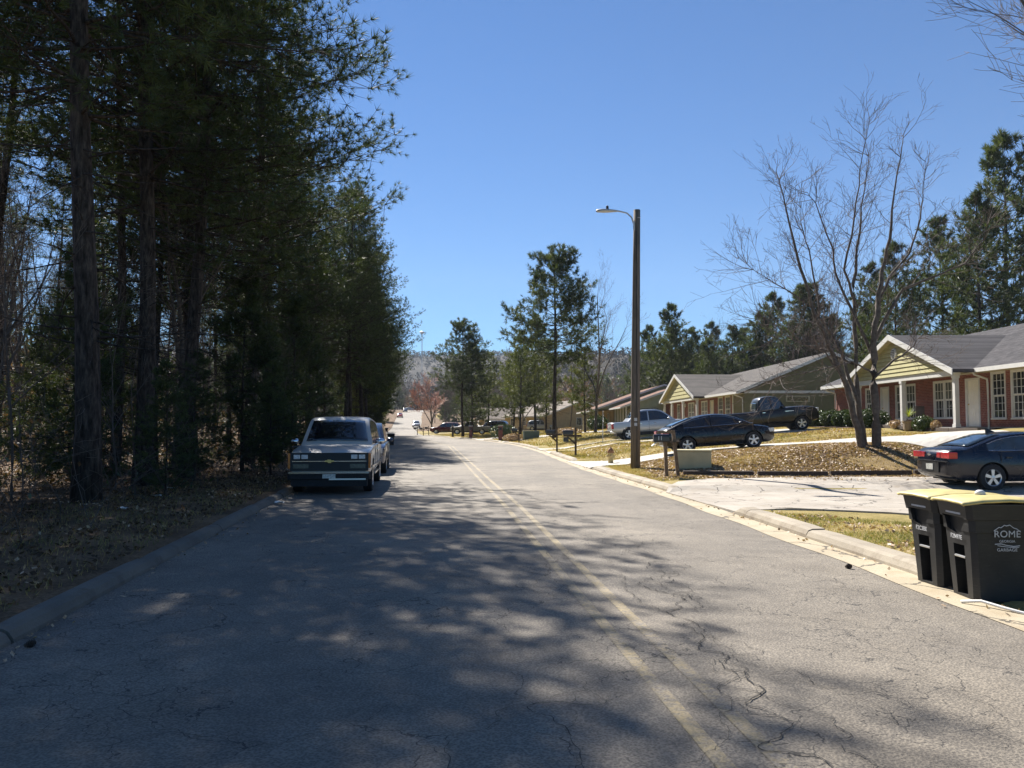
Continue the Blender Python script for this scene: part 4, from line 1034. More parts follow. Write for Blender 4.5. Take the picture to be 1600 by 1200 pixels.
TR = dict(PICK); TR.update(mirm='chrome', mirror=(.95, 1.22, .97)); TR.pop('bed'); TR['head'] = []
TR['L'] = 5.7
TR['cab'] = dict(roof=[(-2.78, 1.16), (-2.7, 1.60), (-2.5, 1.76), (-1.2, 1.84), (-.2, 1.86), (.3, 1.84), (.55, 1.78), (1.22, 1.15)], belt=1.12, wb=.90, wt=.74, side=[(-2.4, -1.3), (-1.2, -.1), (.0, .85)], wind=(.56, 1.15), rear=(-2.765, -2.6))
trk, _ = vehicle('parked_truck', 'old white and dark full size truck facing the camera at the shaded left kerb', 'truck', (-4.80, 22.6, 0), math.radians(-90 + 6.5), TR, 'p_white', 'carglass', scale=1.035)
fx = 2.86
MB().box(fx - .06, fx + .03, -.905, .905, .56, .985).build('grille', M['blacktrim'], trk)
MB().box(fx + .03, fx + .055, -.86, .86, .780, .795).build('grille_bar', M['chrome'], trk); bowtie(trk, fx + .056, .788, .11, 1, 'brass')
for s in (-1, 1):
    for a in (.50, .68):
        MB().box(fx + .03, fx + .05, *sorted((s * a, s * (a + .15))), .84, .94).build('headlight', M['clearlamp'], trk, bevel=.01)
    MB().box(fx + .03, fx + .045, *sorted((s * .48, s * .84)), .62, .72).build('fog_lamp', M['lampdull'], trk)
    MB().box(fx - .16, fx + .035, *sorted((s * .908, s * .96)), .62, .97).build('turn_signal', M['amber'], trk)
MB().hexa([(fx - .02, -.98, .36), (fx + .10, -.93, .36), (fx + .10, .93, .36), (fx - .02, .98, .36)], [(fx - .02, -.98, .54), (fx + .12, -.93, .54), (fx + .12, .93, .54), (fx - .02, .98, .54)]).build('front_bumper', M['rubber'], trk, bevel=.02)
MB().box(fx + .105, fx + .135, -.93, .93, .50, .545).build('bumper_trim', M['chrome'], trk)
MB().box(fx + .08, fx + .115, .0, .85, .35, .385).build('bumper_step', M['metalbar'], trk)
MB().box(fx + .115, fx + .13, -.15, .15, .39, .49).build('licence_plate', M['plate'], trk)
MB().box(fx - .10, fx + .06, -.88, .88, .20, .355).build('air_dam', M['rubber'], trk)
MB().box(1.25, 2.60, -.93, -.90, 1.10, 1.125).build('bonnet_seam', M['blacktrim'], trk)
for s in (-1, 1):
    MB().box(-2.5, 2.4, *sorted((s * .965, s * .982)), .60, .66).build('side_trim', M['chrome'], trk)
    MB().box(-1.2, 1.35, *sorted((s * .80, s * .99)), .40, .44).build('side_step', M['chrome'], trk)

SUV = dict(L=4.9, sq=1, top=[(-2.45, 1.0), (-2.4, 1.1), (-1, 1.08), (1.1, 1.08), (1.9, 1.02), (2.3, .92), (2.45, .8)], bot=[(-2.45, .5), (-2.3, .36), (2.2, .34), (2.45, .45)], wid=[(-2.45, .84), (-2.3, .92), (-1, .95), (1, .95), (2.0, .92), (2.3, .86), (2.45, .74)],
           wx=(-1.45, 1.45), wr=.36, cab=dict(roof=[(-2.38, 1.1), (-2.2, 1.5), (-2.0, 1.72), (-1.2, 1.78), (0, 1.78), (.45, 1.68), (1.25, 1.1)], belt=1.06, wb=.87, wt=.68, side=[(-2.0, -1.15), (-1.05, -.15), (-.05, .85)], wind=(.5, 1.15), rear=(-2.33, -2.08)),
           tail=[(-2.48, -2.38, .72, .90, .82, 1.12)], head=[(2.28, 2.44, .54, .82, .74, .90)], mirror=(.8, 1.16, .92), handles=[(-.9, .96), (.1, .96)], seams=[(-.10, .5, 1.06), (.95, .5, 1.05)])
vehicle('parked_car', 'dark blue sport utility parked right behind the white truck at the left kerb', 'car', (-5.55, 29.8, 0), math.radians(-90 + 7), SUV, 'p_blue', 'carglass')

AV = dict(PICK); AV.update(L=5.65, top=[(-2.82, 1.10), (-2.78, 1.20), (-1.4, 1.22), (-.5, 1.18), (1.0, 1.16), (1.3, 1.14), (2.2, 1.08), (2.65, 1.0), (2.82, .86)], wx=(-1.72, 1.68), wr=.40, bed=(-2.7, -1.55, .75),
     cab=dict(roof=[(-1.75, 1.20), (-1.42, 1.55), (-1.18, 1.84), (-.5, 1.90), (.2, 1.88), (.55, 1.78), (1.35, 1.16)], belt=1.16, wb=.90, wt=.72, side=[(-1.2, -.42), (-.34, .95)], wind=(.6, 1.25), rear=(-1.55, -1.26)),
     tail=[(-2.84, -2.70, .78, .955, .78, 1.12)], head=[(2.62, 2.82, .58, .88, .80, .96)], mirror=(.92, 1.26, .95), handles=[(-.95, 1.02), (0, 1.02)], seams=[(-.38, .55, 1.14), (1.0, .55, 1.12), (-1.32, .6, 1.15)])
a = AV['mirror']
av, _ = vehicle('parked_truck', 'silver crew cab pickup on the driveway behind the lamp pole', 'truck', (9.3, 53.0, 0), math.radians(3), AV, 'p_silver', 'carglass')
zA, zB = GZ(7.6, 53) + .035, GZ(11, 53) + .035
av.location.z = (zA + zB) / 2; av.rotation_euler = (0, -math.atan2(zB - zA, 3.4), math.radians(3))
MB().box(-2.98, -2.80, -.92, .92, .50, .66).build('rear_bumper', M['chrome'], av, bevel=.02); MB().box(-2.86, -2.825, -.15, .15, .86, 1.0).build('licence_plate', M['plate'], av)
for s in (-1, 1): MB().tube([(-1.3, s * .62, 1.92), (-1.1, s * .62, 1.97), (.2, s * .62, 1.96), (.4, s * .62, 1.88)], .018, 6).build('roof_rail', M['blacktrim'], av)

OLD = dict(L=5.5, sq=.6, top=[(-2.75, 1.12), (-2.7, 1.18), (-.45, 1.18), (.2, 1.17), (.75, 1.20), (1.2, 1.28), (2.1, 1.26), (2.6, 1.17), (2.75, 1.0)], bot=[(-2.75, .6), (-2.6, .48), (2.3, .44), (2.6, .46), (2.75, .55)],
           wid=[(-2.75, .86), (-2.6, .88), (0, .90), (1.2, .90), (2.2, .92), (2.6, .86), (2.75, .76)], wx=(-1.75, 1.80), wr=.37, bed=(-2.65, -.5, .7),
           cab=dict(roof=[(-.42, 1.17), (-.36, 1.65), (-.22, 1.86), (.1, 1.92), (.5, 1.91), (.72, 1.84), (1.12, 1.22)], belt=1.20, wb=.80, wt=.66, side=[(-.22, .30), (.38, .86)], wind=(.74, 1.06), rear=(-.41, -.34)),
           tail=[(-2.77, -2.72, .74, .85, .75, .90)], head=[(2.68, 2.78, .54, .78, .92, 1.12)], mirror=(.85, 1.30, .82), handles=[(-.1, 1.08)], seams=[(-.20, .55, 1.16), (.82, .55, 1.18)])
op, _ = vehicle('old_pickup', 'vintage flat black pickup with rounded cab in front of the shaded olive gable wall', 'truck', (14.0, 44.6, 0), math.radians(-3), OLD, 'p_flat', 'carglass2', scale=1.04)
zA, zB = GZ(12, 45) + .035, GZ(15.5, 45) + .035
op.location.z = (zA + zB) / 2; op.rotation_euler = (0, -math.atan2(zB - zA, 3.5), math.radians(-3))
for s in (-1, 1): MB().box(1.0, 1.45, *sorted((s * .905, s * .925)), 1.04, 1.08).build('side_badge', M['chrome'], op)

def gcar(*a, **k):
    v, _ = vehicle(*a, wheels='far', **k); v.location.z = GZ(v.location.x, v.location.y) + .02; return v
gcar('parked_car', 'maroon sport utility beside the road bend, left of the beige pickup', 'car', (-10.6, 128, 0), math.radians(180), SUV, 'p_maroon', 'carglass2')
PK2 = dict(PICK)
gcar('parked_truck', 'beige old pickup beyond the brick letterbox pillars', 'truck', (-5.9, 114, 0), math.radians(180), PK2, 'p_tan', 'carglass')
gcar('parked_car', 'dark sport utility half hidden behind the beige pickup', 'car', (-2.9, 120, 0), math.radians(160), SUV, 'p_blue', 'carglass')
gcar('parked_car', 'dark red car roof showing behind the beige pickup cab', 'car', (-7.0, 124, 0), math.radians(175), CRUZE, 'p_maroon', 'carglass')
gcar('parked_car', 'pale silver hatchback behind the dark green utility box', 'car', (4.7, 126, 0), math.radians(-18), SUV, 'p_silver', 'carglass2', scale=.93)
gcar('parked_car', 'silver car with blue windshield coming down the far road, right edge', 'car', (-25.6, 214, 0), math.radians(-80), SUV, 'p_silver', 'carglass2')
gcar('parked_car', 'bright red car at the left edge of the far uphill road', 'car', (-40.6, 290, 0), math.radians(-85), CRUZE, 'p_red', 'carglass2', scale=1.1)
gcar('parked_car', 'tiny dark car near the crest of the far road', 'car', (-47.0, 352, 0), math.radians(-80), SUV, 'p_blue', 'carglass2')
gcar('parked_car', 'tiny white car at the very crest of the far road', 'car', (-49.4, 385, 0), math.radians(20), CRUZE, 'p_white', 'carglass2')

# ------------------------------------------------------------------ street furniture
lp = empty('street_lamp', (4.36, 28.4, GZ(4.36, 28.4) - .05), 0, 'tall leaning timber pole with a cobra head street lamp on a curved arm', 'street lamp')
top = Vector((.13, 0, 9.3))
mb = MB(); mb.tube([(0, 0, -.3), (.02, 0, 2), (.06, 0, 5), (.10, 0, 7.5), tuple(top)], [.175, .165, .145, .13, .12], 14); mb.build('pole', M['pole'], lp, smooth=True)
mb = MB(); mb.tube([(.0, -.10, 8.75), (-.08, -.12, 9.0), (-.25, -.14, 9.15), (-.55, -.15, 9.22), (-.75, -.15, 9.23)], .028, 8); mb.build('lamp_arm', M['lampgrey'], lp, True)
mb = MB(); mb.lathe([(.03, -.38), (.075, -.34), (.10, -.12), (.085, .12), (.045, .38)], 12, 'x', (0, 0, 0)); mb.v = [(x - .98, y * 1.2 - .15, z * (.55 if z < 0 else .85) + 9.22) for x, y, z in mb.v]
lh = mb.build('lamp_head', M['lampgrey'], lp, True)
MB().lathe([(.045, 9.28), (.05, 9.33), (.045, 9.40), (.02, 9.42)], 10, 'z', (-.95, -.15, 0)).build('photocell', M['blacktrim'], lh)
MB().box(-.03, .02, -.15, -.10, 8.55, 8.85).build('arm_bracket', M['lampgrey'], lp)
mb = MB(); mb.tube([(.13, -.12, 9.0), (.25, -.13, 8.98)], .012, 5); mb.build('bolt', M['lampgrey'], lp)
for zz_ in (1.55, 1.72): MB().box(-.05, .05, -.185, -.165, zz_, zz_ + .11).build('pole_tag', M['print'], lp)
mb = MB(); mb.tube([(.03, -.175, .3), (.06, -.165, 4), (.09, -.15, 8.5)], .012, 6); mb.build('ground_wire', M['blacktrim'], lp)
mb = MB(); mb.tube([(-.03, -.14, 8.7), (.0, -.17, 8.4), (.03, -.16, 8.0)], .008, 5); mb.build('wire', M['blacktrim'], lp)

fh = empty('fire_hydrant', (4.18, 34.0, GZ(4.18, 34.0) - .02), math.radians(15), 'faded yellow fire hydrant with rusty bonnet beside the pale driveway', 'hydrant')
MB().lathe([(.16, 0), (.16, .04), (.11, .05), (.105, .42), (.15, .43), (.15, .47), (.12, .48)], 16).build('barrel', M['hydrant'], fh, bevel=0)
MB().lathe([(.14, .48), (.15, .50), (.12, .60), (.06, .68), (.03, .69), (.03, .75), (.01, .75)], 16).build('bonnet', M['rust'], fh, True)
for k, (d, l_) in enumerate((((1, 0), .19), ((-1, 0), .19), ((0, -1), .20))):
    rr2 = .05 if k < 2 else .075
    pts = [(d[0] * .08, d[1] * .08, .34), (d[0] * l_, d[1] * l_, .34)]
    MB().tube(pts, rr2, 12).build('outlet_cap', M['hydrant'], fh)

def mailbox_mesh(root, x, y, z, L=.5, w=.18, h=.22, mat='mailblack', ax='x'):
    m = MB(); pr = [(-w / 2, 0), (w / 2, 0), (w / 2, h * .55)] + [(w / 2 * math.cos(a), h * .55 + w / 2 * math.sin(a)) for a in np.linspace(.2, PI - .2, 7)] + [(-w / 2, h * .55)]
    m.prism(pr, -L / 2, L / 2, 'x'); m.v = [(p[0] + x, p[1] + y, p[2] + z) for p in m.v]; q = m.build('box', M[mat], root)
    m = MB(); m.box(x - L / 2 - .012, x - L / 2, y - w / 2, y + w / 2, z, z + h * .8); m.build('box_door', M[mat], q)
    return q
mx = empty('mailbox', (4.85, 24.4, GZ(4.85, 24.4)), 0, 'two black mailboxes on a pair of leaning weathered timber posts by the road', 'mailbox')
MB().hexa([(-.20, -.05, -.2), (-.10, -.05, -.2), (-.10, .05, -.2), (-.20, .05, -.2)], [(-.24, -.05, 1.05), (-.14, -.05, 1.05), (-.14, .05, 1.05), (-.24, .05, 1.05)]).build('post', M['wood'], mx)
MB().hexa([(.16, -.06, -.2), (.26, -.06, -.2), (.26, .04, -.2), (.16, .04, -.2)], [(.00, -.06, 1.42), (.10, -.06, 1.42), (.10, .04, 1.42), (.00, .04, 1.42)]).build('post', M['wood'], mx)
MB().box(-.55, .25, -.13, .13, 1.055, 1.09).build('shelf', M['darkwood'], mx); MB().box(-.45, .09, -.07, -.045, 1.32, 1.40).build('crossbar', M['wood'], mx)
q = mailbox_mesh(mx, -.32, -.06, 1.095, .46, .17, .21); MB().box(-.42, -.40, -.152, -.146, 1.12, 1.24).build('number_strip', M['print'], q); MB().box(-.34, -.32, -.152, -.146, 1.12, 1.24).build('number_strip', M['print'], q)
mailbox_mesh(mx, -.28, .16, 1.095, .46, .17, .21)
MB().hexa([(-.60, -.10, .93), (-.46, -.10, 1.05), (-.46, .10, 1.05), (-.60, .10, .93)], [(-.605, -.10, .94), (-.465, -.10, 1.06), (-.465, .10, 1.06), (-.605, .10, .94)]).build('hanging_flap', M['metalbar'], mx)
def postbox(x, y, label, arm=True, tall=1.1, tray=False):
    r = empty('mailbox', (x, y, GZ(x, y)), 0, label, 'mailbox')
    MB().box(-.05, .05, -.05, .05, -.2, tall + .32).build('post', M['darkwood'], r)
    MB().box(-.62, .30, -.051, .051, tall - .14, tall - .04).build('arm', M['darkwood'], r)
    MB().prism([(-.05, tall - .52), (-.05, tall - .40), (-.36, tall - .145), (-.46, tall - .145)], -.03, .03, 'y').build('brace', M['darkwood'], r)
    mailbox_mesh(r, -.38, 0, tall - .035, .5, .18, .23)
    if tray: MB().box(-.62, -.36, -.09, .09, tall - .40, tall - .16).build('paper_tube', M['mailblack'], r)
postbox(3.22, 40.6, 'black mailbox with paper tube on a dark post, right of the lawn corner', tray=True)
postbox(2.62, 46.8, 'black mailbox on a dark post in front of the narrow grass strip')
postbox(.62, 71.5, 'small dark mailbox left of the green utility box', tall=1.05)
def pillar(x, y, label, w=.36, h=1.45, mat='brick'):
    r = empty('letterbox_pillar', (x, y, GZ(x, y)), 0, label, 'mailbox')
    MB().box(-w / 2, w / 2, -w / 2, w / 2, -.2, h - .12).build('pillar', M[mat], r); MB().box(-w / 2 - .06, w / 2 + .06, -w / 2 - .06, w / 2 + .06, h - .12, h).build('cap', M['mailwhite'], r)
    MB().box(-.12, .12, -w / 2 - .02, -w / 2 - .001, h - .5, h - .25).build('box_door', M['mailblack'], r)
pillar(-1.15, 80.6, 'brick letterbox pillar with pale cap, nearest and thickest of the row', .42, 1.55)
pillar(-5.0, 97.2, 'slimmer brick letterbox pillar before the beige pickup bed', .38, 1.5)
pillar(-8.1, 109.5, 'thin letterbox pillar with pale cap near the maroon vehicle', .26, 1.45, 'darkwood')
for x, y, l in ((-13.0, 125, 'dark mailbox with tilted box closest to the maroon vehicle'), (-14.1, 127.5, 'middle one of three dark mailboxes at the bend'), (-15.7, 133, 'leftmost of three dark mailboxes at the bend')): postbox(x, y, l)
sp_ = empty('sign_post', (5.75, 50.9, GZ(5.75, 50.9)), 0, 'thin pale metal post standing between the two narrow driveways', 'post')
MB().tube([(0, 0, -.3), (.03, 0, 2.0)], .025, 8).build('post', M['metalbar'], sp_); MB().tube([(.03, 0, 2.0), (.03, 0, 2.03)], .035, 8).build('cap', M['white'], sp_)

ub = empty('utility_box', (6.0, 26.6, GZ(6.0, 26.4) - .04), math.radians(-12), 'khaki ground utility box with two door panels among fallen leaves', 'utility box')
MB().box(-.62, .62, -.42, .42, -.2, .03).build('plinth', M['walk'], ub)
MB().box(-.58, .58, -.38, .38, .03, .60).build('body', M['utility'], ub, bevel=.015); MB().box(-.60, .60, -.41, .41, .60, .66).build('lid', M['utility'], ub, bevel=.02)
for a, b in ((-.56, -.01), (.01, .56)): MB().box(a, b, -.395, -.381, .06, .585).build('door_panel', M['utility'], ub)
MB().box(-.605, -.585, -.12, .05, .35, .45).build('sticker', M['print_bright'], ub)
ub2 = empty('utility_box', (1.85, 78, GZ(1.85, 78)), math.radians(8), 'dark green utility box beyond the small dark mailbox', 'utility box')
MB().box(-.75, .75, -.45, .45, -.2, .75).build('body', M['utility_dark'], ub2, bevel=.02); MB().box(-.78, .78, -.48, .48, .753, .82).build('lid', M['utility_dark'], ub2, bevel=.02)

# landscaping timbers along the near driveway and flower bed
def timber(x0, y0, x1, y1, label, z=None):
    dx, dy = x1 - x0, y1 - y0; L = math.hypot(dx, dy); r = MB().box(0, L, -.07, .07, -.06, .10).build('landscape_timber', M['darkwood'], bevel=.015)
    r.location = (x0, y0, (GZ(x0, y0) + .05) if z is None else z); r.rotation_euler = (R.uniform(-.1, .1), -math.atan2(GZ(x1, y1) - GZ(x0, y0), L), math.atan2(dy, dx))
    tag(r, label, 'timber', 'landscape timbers')
timber(5.3, 24.9, 7.4, 24.6, 'short dark edging timber in front of the khaki utility box')
timber(7.5, 24.55, 9.6, 24.45, 'dark edging timber right of the khaki utility box')
timber(9.7, 24.5, 12.2, 24.55, 'long dark edging timber left of the nearest black car')
timber(12.3, 24.6, 15.0, 24.7, 'dark edging timber behind the tail of the nearest black car')
for k in range(4):
    y0 = 31.3 + k * 2.1
    timber(18.25 - .0 * k, y0, 18.2, y0 + 2.0, ('flower bed edging timber nearest the right picture edge', 'flower bed edging timber before the white front door', 'flower bed edging timber below the yucca pot', 'flower bed edging timber before the grey chair')[k])
bed = MB(); 
V = []; F = []
ys = np.linspace(30.5, 52, 44)
for y in ys:
    for x in (17.5 if y > 39.5 else 18.3, 18.85): V.append((x, y, GZ(x, y) + .05))
F = [(2 * i, 2 * i + 1, 2 * i + 3, 2 * i + 2) for i in range(len(ys) - 1)]
tag(fastmesh('flower_bed', V, F, M['mulch']), kind='structure')

# rubbish bins
def text(body, size, parent, mat, loc, rot, name='lettering', font_shear=0):
    cu = bpy.data.curves.new(name, 'FONT'); cu.body = body; cu.size = size; cu.align_x = 'CENTER'; cu.extrude = .0012; cu.shear = font_shear
    cu.space_character = 1.05; cu.materials.append(M[mat])
    o = bpy.data.objects.new(name, cu); COL.objects.link(o)
    dg = bpy.context.evaluated_depsgraph_get(); me = bpy.data.meshes.new_from_object(o.evaluated_get(dg)); bpy.data.objects.remove(o)
    if not me.materials: me.materials.append(M[mat])
    q = link(name, me, parent); q.location = loc; q.rotation_euler = rot; return q

def bin_(loc, rz, label, full=True, s=1.0, lid='plastic_lid', num='F2ON8E'):
    """front faces local -x, width along y"""
    r = empty('rubbish_bin', loc, rz, label, 'bin', 'wheeled rubbish bins', s)
    def ring(z, x0, x1, hy): return [(x0, -hy, z), (x1, -hy, z), (x1, hy, z), (x0, hy, z)]
    levels = [(0.0, .05, .58, .225), (.10, .045, .60, .23), (.66, .01, .66, .265), (.665, -.005, .685, .275), (.78, -.012, .70, .282), (.785, -.03, .72, .29), (.93, -.055, .80, .305)]
    m = MB(); V = []; F = []
    def rr4(z, x0, x1, hy, c=.045):
        return [(x0, -hy + c, z), (x0 + c, -hy, z), (x1 - c, -hy, z), (x1, -hy + c, z), (x1, hy - c, z), (x1 - c, hy, z), (x0 + c, hy, z), (x0, hy - c, z)]
    for l in levels: V += rr4(*l)
    n = 8
    for i in range(len(levels) - 1):
        for k in range(n): F.append((i * n + k, i * n + (k + 1) % n, (i + 1) * n + (k + 1) % n, (i + 1) * n + k))
    F.append(tuple(range(n))[::-1]); F.append(tuple((len(levels) - 1) * n + k for k in range(n))); m.add(V, F)
    body = m.build('body', M['plastic'], r); fix_normals(body.data)
    if full:
        cs = []
        # tall recess with catch bar, and the scooped recess below the rim
        c = MB().hexa([(-.2, -.095, .03), (.14, -.095, .03), (.14, .095, .03), (-.2, .095, .03)], [(-.2, -.10, .52), (.14, -.10, .52), (.14, .10, .52), (-.2, .10, .52)]).build('cutter', M['plastic']); cs.append(c)
        c = MB().prism([(-.20, .80), (.20, .80), (.16, .66), (.05, .62), (-.06, .63)], -.2, .035, 'x').build('cutter', M['plastic']); fix_normals(c.data); cs.append(c)
        body.parent = None; cut(body, cs); body.parent = r
        MB().tube([(.035, -.094, .40), (.035, .094, .40)], .012, 8).build('catch_bar', M['metalbar'], r)
        MB().box(-.040, -.018, -.15, .12, .825, .865).build('handle_label', M['print'], r)
        text(num, .062, r, 'print_bright', (-.004, 0.0, .575), (PI / 2, 0, -PI / 2), 'number')
        if full == 2:
            y = -.294
            th = .028
            text('ROME', .092, r, 'print', (.33, y + .008, .625), (PI / 2 + th, 0, 0))
            text('GEORGIA', .034, r, 'print', (.33, y + .012, .575), (PI / 2 + th, 0, 0))
            text('GARBAGE', .042, r, 'print', (.33, y + .016, .49), (PI / 2 + th, 0, 0))
            def stroke(pts, w):
                m = MB()
                for a, b in zip(pts[:-1], pts[1:]):
                    m.hexa([(a[0], yy(a[1]) , a[1] - w), (b[0], yy(b[1]), b[1] - w), (b[0], yy(b[1]) + .002, b[1] - w), (a[0], yy(a[1]) + .002, a[1] - w)],
                           [(a[0], yy(a[1]), a[1] + w), (b[0], yy(b[1]), b[1] + w), (b[0], yy(b[1]) + .002, b[1] + w), (a[0], yy(a[1]) + .002, a[1] + w)])
                return m
            def yy(z): return y + .008 - (z - .625) * th - .0005
            def sh(q): return [(.33 + (a - .45) * .85, b - (.015 if b > .6 else 0)) for a, b in q]
            stroke(sh([(.30, .70), (.36, .735), (.38, .73), (.42, .755), (.44, .748), (.48, .757), (.52, .73), (.56, .718), (.60, .69)]), .004).build('mountain_emblem', M['print'], r)
            stroke(sh([(.31, .558), (.38, .562), (.44, .548), (.52, .538), (.59, .545)]), .004).build('river_emblem', M['print'], r)
            stroke(sh([(.34, .545), (.42, .535), (.50, .528), (.58, .530)]), .003).build('river_emblem', M['print'], r)
    # lid: shallow domed, overhanging to the rear handle
    V = []; F = []; xs = [-.10, -.085, .1, .35, .6, .82, .86]; zz = [.945, .960, .985, .995, .98, .955, .94]; hy = [.30, .325, .335, .335, .335, .325, .31]
    cols_ = [-1, -.8, 0, .8, 1]
    for x, z, h in zip(xs, zz, hy):
        for c in cols_: V.append((x, c * h, z - (.014 if abs(c) == 1 else 0) + (.008 if c == 0 else 0)))
    k5 = 5
    for i in range(len(xs) - 1):
        for j in range(4): F.append((i * k5 + j, (i + 1) * k5 + j, (i + 1) * k5 + j + 1, i * k5 + j + 1))
    me = bpy.data.meshes.new('lid'); me.from_pydata(V, [], F); me.materials.append(M[lid]); fix_normals(me)
    for p in me.polygons: p.use_smooth = True
    o = link('lid', me, r); md = o.modifiers.new('solid', 'SOLIDIFY'); md.thickness = .02; md.offset = -1
    MB().box(-.075, .82, -.315, .315, .925, .938).build('rim', M['lid_edge'], r)
    MB().tube([(.85, -.27, .90), (.88, -.26, .90), (.88, .26, .90), (.85, .27, .90)], .018, 8).build('grab_handle', M['lid_edge'], r)
    for s in (-1, 1):
        wq = MB().lathe([(.03, -.03), (.12, -.03), (.125, 0), (.12, .03), (.03, .03)], 16, 'y', (.60, s * .19, .125)).build('wheel', M['rubber'], r)
    return r
bin_((4.40, 8.66, .0), math.radians(3), 'farther of the two black wheeled bins with yellow lids', full=1, num='F2C3BE')
bb = bin_((4.42, 8.02, .0), math.radians(-1), 'nearer black bin lettered ROME GEORGIA GARBAGE with a yellow lid', full=2, num='F2N97E')
b2 = MB().lathe([(.001, 0), (.05, .004), (.045, .035), (.02, .05)], 12, 'z', (.30, .10, .995)).build('lid_knob', M['print_bright'], bb, True)
bin_((-10.35, 68.5, 0), math.radians(-80), 'lone dark bin out in the far road at the left', full=0, lid='lid_edge')
bin_((-10.9, 62.5, .12), math.radians(-60), 'dark bin on the far left verge half behind the parked vehicles', full=0, lid='lid_edge')
bin_((-11.5, 66.5, .12), math.radians(-70), 'dark bin behind another one on the far left verge', full=0, lid='lid_edge')
for (x, y, l) in ((-26.4, 166, 'tiny dark bin farthest up the left kerb'), (-26.9, 160, 'tiny dark bin at the left kerb below the red car')):
    q = bin_((x, y, .15), 0, l, full=0, lid='lid_edge')
hs = MB(); hs.tube([(4.28, 7.72, .02), (4.40, 7.60, .05), (4.50, 7.40, .03), (4.60, 7.22, .015), (4.80, 7.05, .02), (5.1, 6.95, .10)], .014, 8)
tag(hs.build('garden_hose', M['hose'], smooth=True), 'white hose end lying on the kerb line by the nearer bin', 'hose')

# planting round the first house
for k, (x, y, a, h, l) in enumerate(((18.2, 50.2, 1.0, .62, 'big round clipped bush left of the brick wing'), (18.3, 47.6, .8, .52, 'round clipped bush behind the left bare trunk'), (18.25, 45.6, .75, .50, 'clipped bush seen between the bare trunks'),
                                     (18.25, 43.9, .75, .50, 'clipped bush just right of the bare trunks'), (18.2, 42.3, .7, .50, 'second clipped bush right of the bare trunks'), (18.15, 40.6, .95, .50, 'rightmost wide clipped bush of the porch row'))):
    shrub('bush', (x, y, GZ(x, y)), a * .9, a, h, l, 'clipped bushes along the porch', 3200)
yp = empty('potted_yucca', (18.2, 36.7, GZ(18.2, 36.7) + .03), 0, 'spiky yellow green yucca in a round stone planter by the porch', 'potted plant')
MB().lathe([(.20, 0), (.25, .06), (.27, .35), (.30, .42), (.30, .47), (.26, .47), (.24, .40)], 18).build('planter', M['pot'], yp)
V = []; F = []
for i in range(46):
    a = R.uniform(0, 2 * PI); el = R.uniform(.3, 1.4); L = R.uniform(.35, .6); n0 = len(V); w = .022
    for j in range(4):
        f = j / 3; rad = L * f * math.cos(el); z = .5 + L * f * math.sin(el) + .15 - .18 * f * f * (1.3 - el)
        ww = w * (1 - f) + .002
        V += [(rad * math.cos(a) - ww * math.sin(a), rad * math.sin(a) + ww * math.cos(a), z), (rad * math.cos(a) + ww * math.sin(a), rad * math.sin(a) - ww * math.cos(a), z)]
    for j in range(3): F.append((n0 + 2 * j, n0 + 2 * j + 1, n0 + 2 * j + 3, n0 + 2 * j + 2))
fastmesh('foliage', V, F, M['yucca'], yp)
shrub('bush', (18.15, 35.35, GZ(18.1, 35.3)), .48, .48, .36, 'small dark bush between the yucca pot and the white door', None, 900, size=.03)
shrub('dry_plant', (18.3, 34.6, GZ(18.3, 34.6)), .22, .22, .24, 'small reddish dry plant below the white front door', None, 200, 'deadleaf', .03, 'plant')
shrub('dry_plant', (18.2, 38.0, GZ(18.2, 38)), .3, .3, .22, 'reddish dry clump left of the yucca pot', None, 200, 'deadleaf', .03, 'plant')
ch = empty('porch_chair', (19.5, 38.7, 1.60), math.radians(200), 'grey outdoor chair against the brick wall beside the double window', 'chair')
MB().box(-.28, .28, -.28, .28, .38, .43).build('seat', M['chair'], ch, bevel=.01); MB().box(-.28, .28, .24, .29, .44, 1.0).build('backrest', M['chair'], ch, bevel=.01)
for a in (-.25, .25):
    for b in (-.25, .25): MB().box(a - .02, a + .02, b - .02, b + .02, 0, .38).build('leg', M['chair'], ch)
shrub('bush', (9.2, 86, GZ(9.2, 86)), 1.2, 1.2, .85, 'dark round bush in front of the long low house', None, 900, size=.07)
shrub('bush', (-1.0, 92, GZ(-1, 92)), 1.6, 1.2, .8, 'dark green bush behind the thickest letterbox pillar', None, 900, size=.07)
shrub('dry_bush', (.2, 78.5, GZ(.2, 78.5)), 1.1, .8, .42, 'tan dry ornamental bush left of the green utility box', None, 700, 'deadleaf', .06, 'shrub')
shrub('dry_bush', (5.4, 76.5, GZ(5.4, 76.5)), 1.3, .8, .38, 'low russet shrub bed below the long low house', None, 700, 'deadleaf', .06, 'shrub')

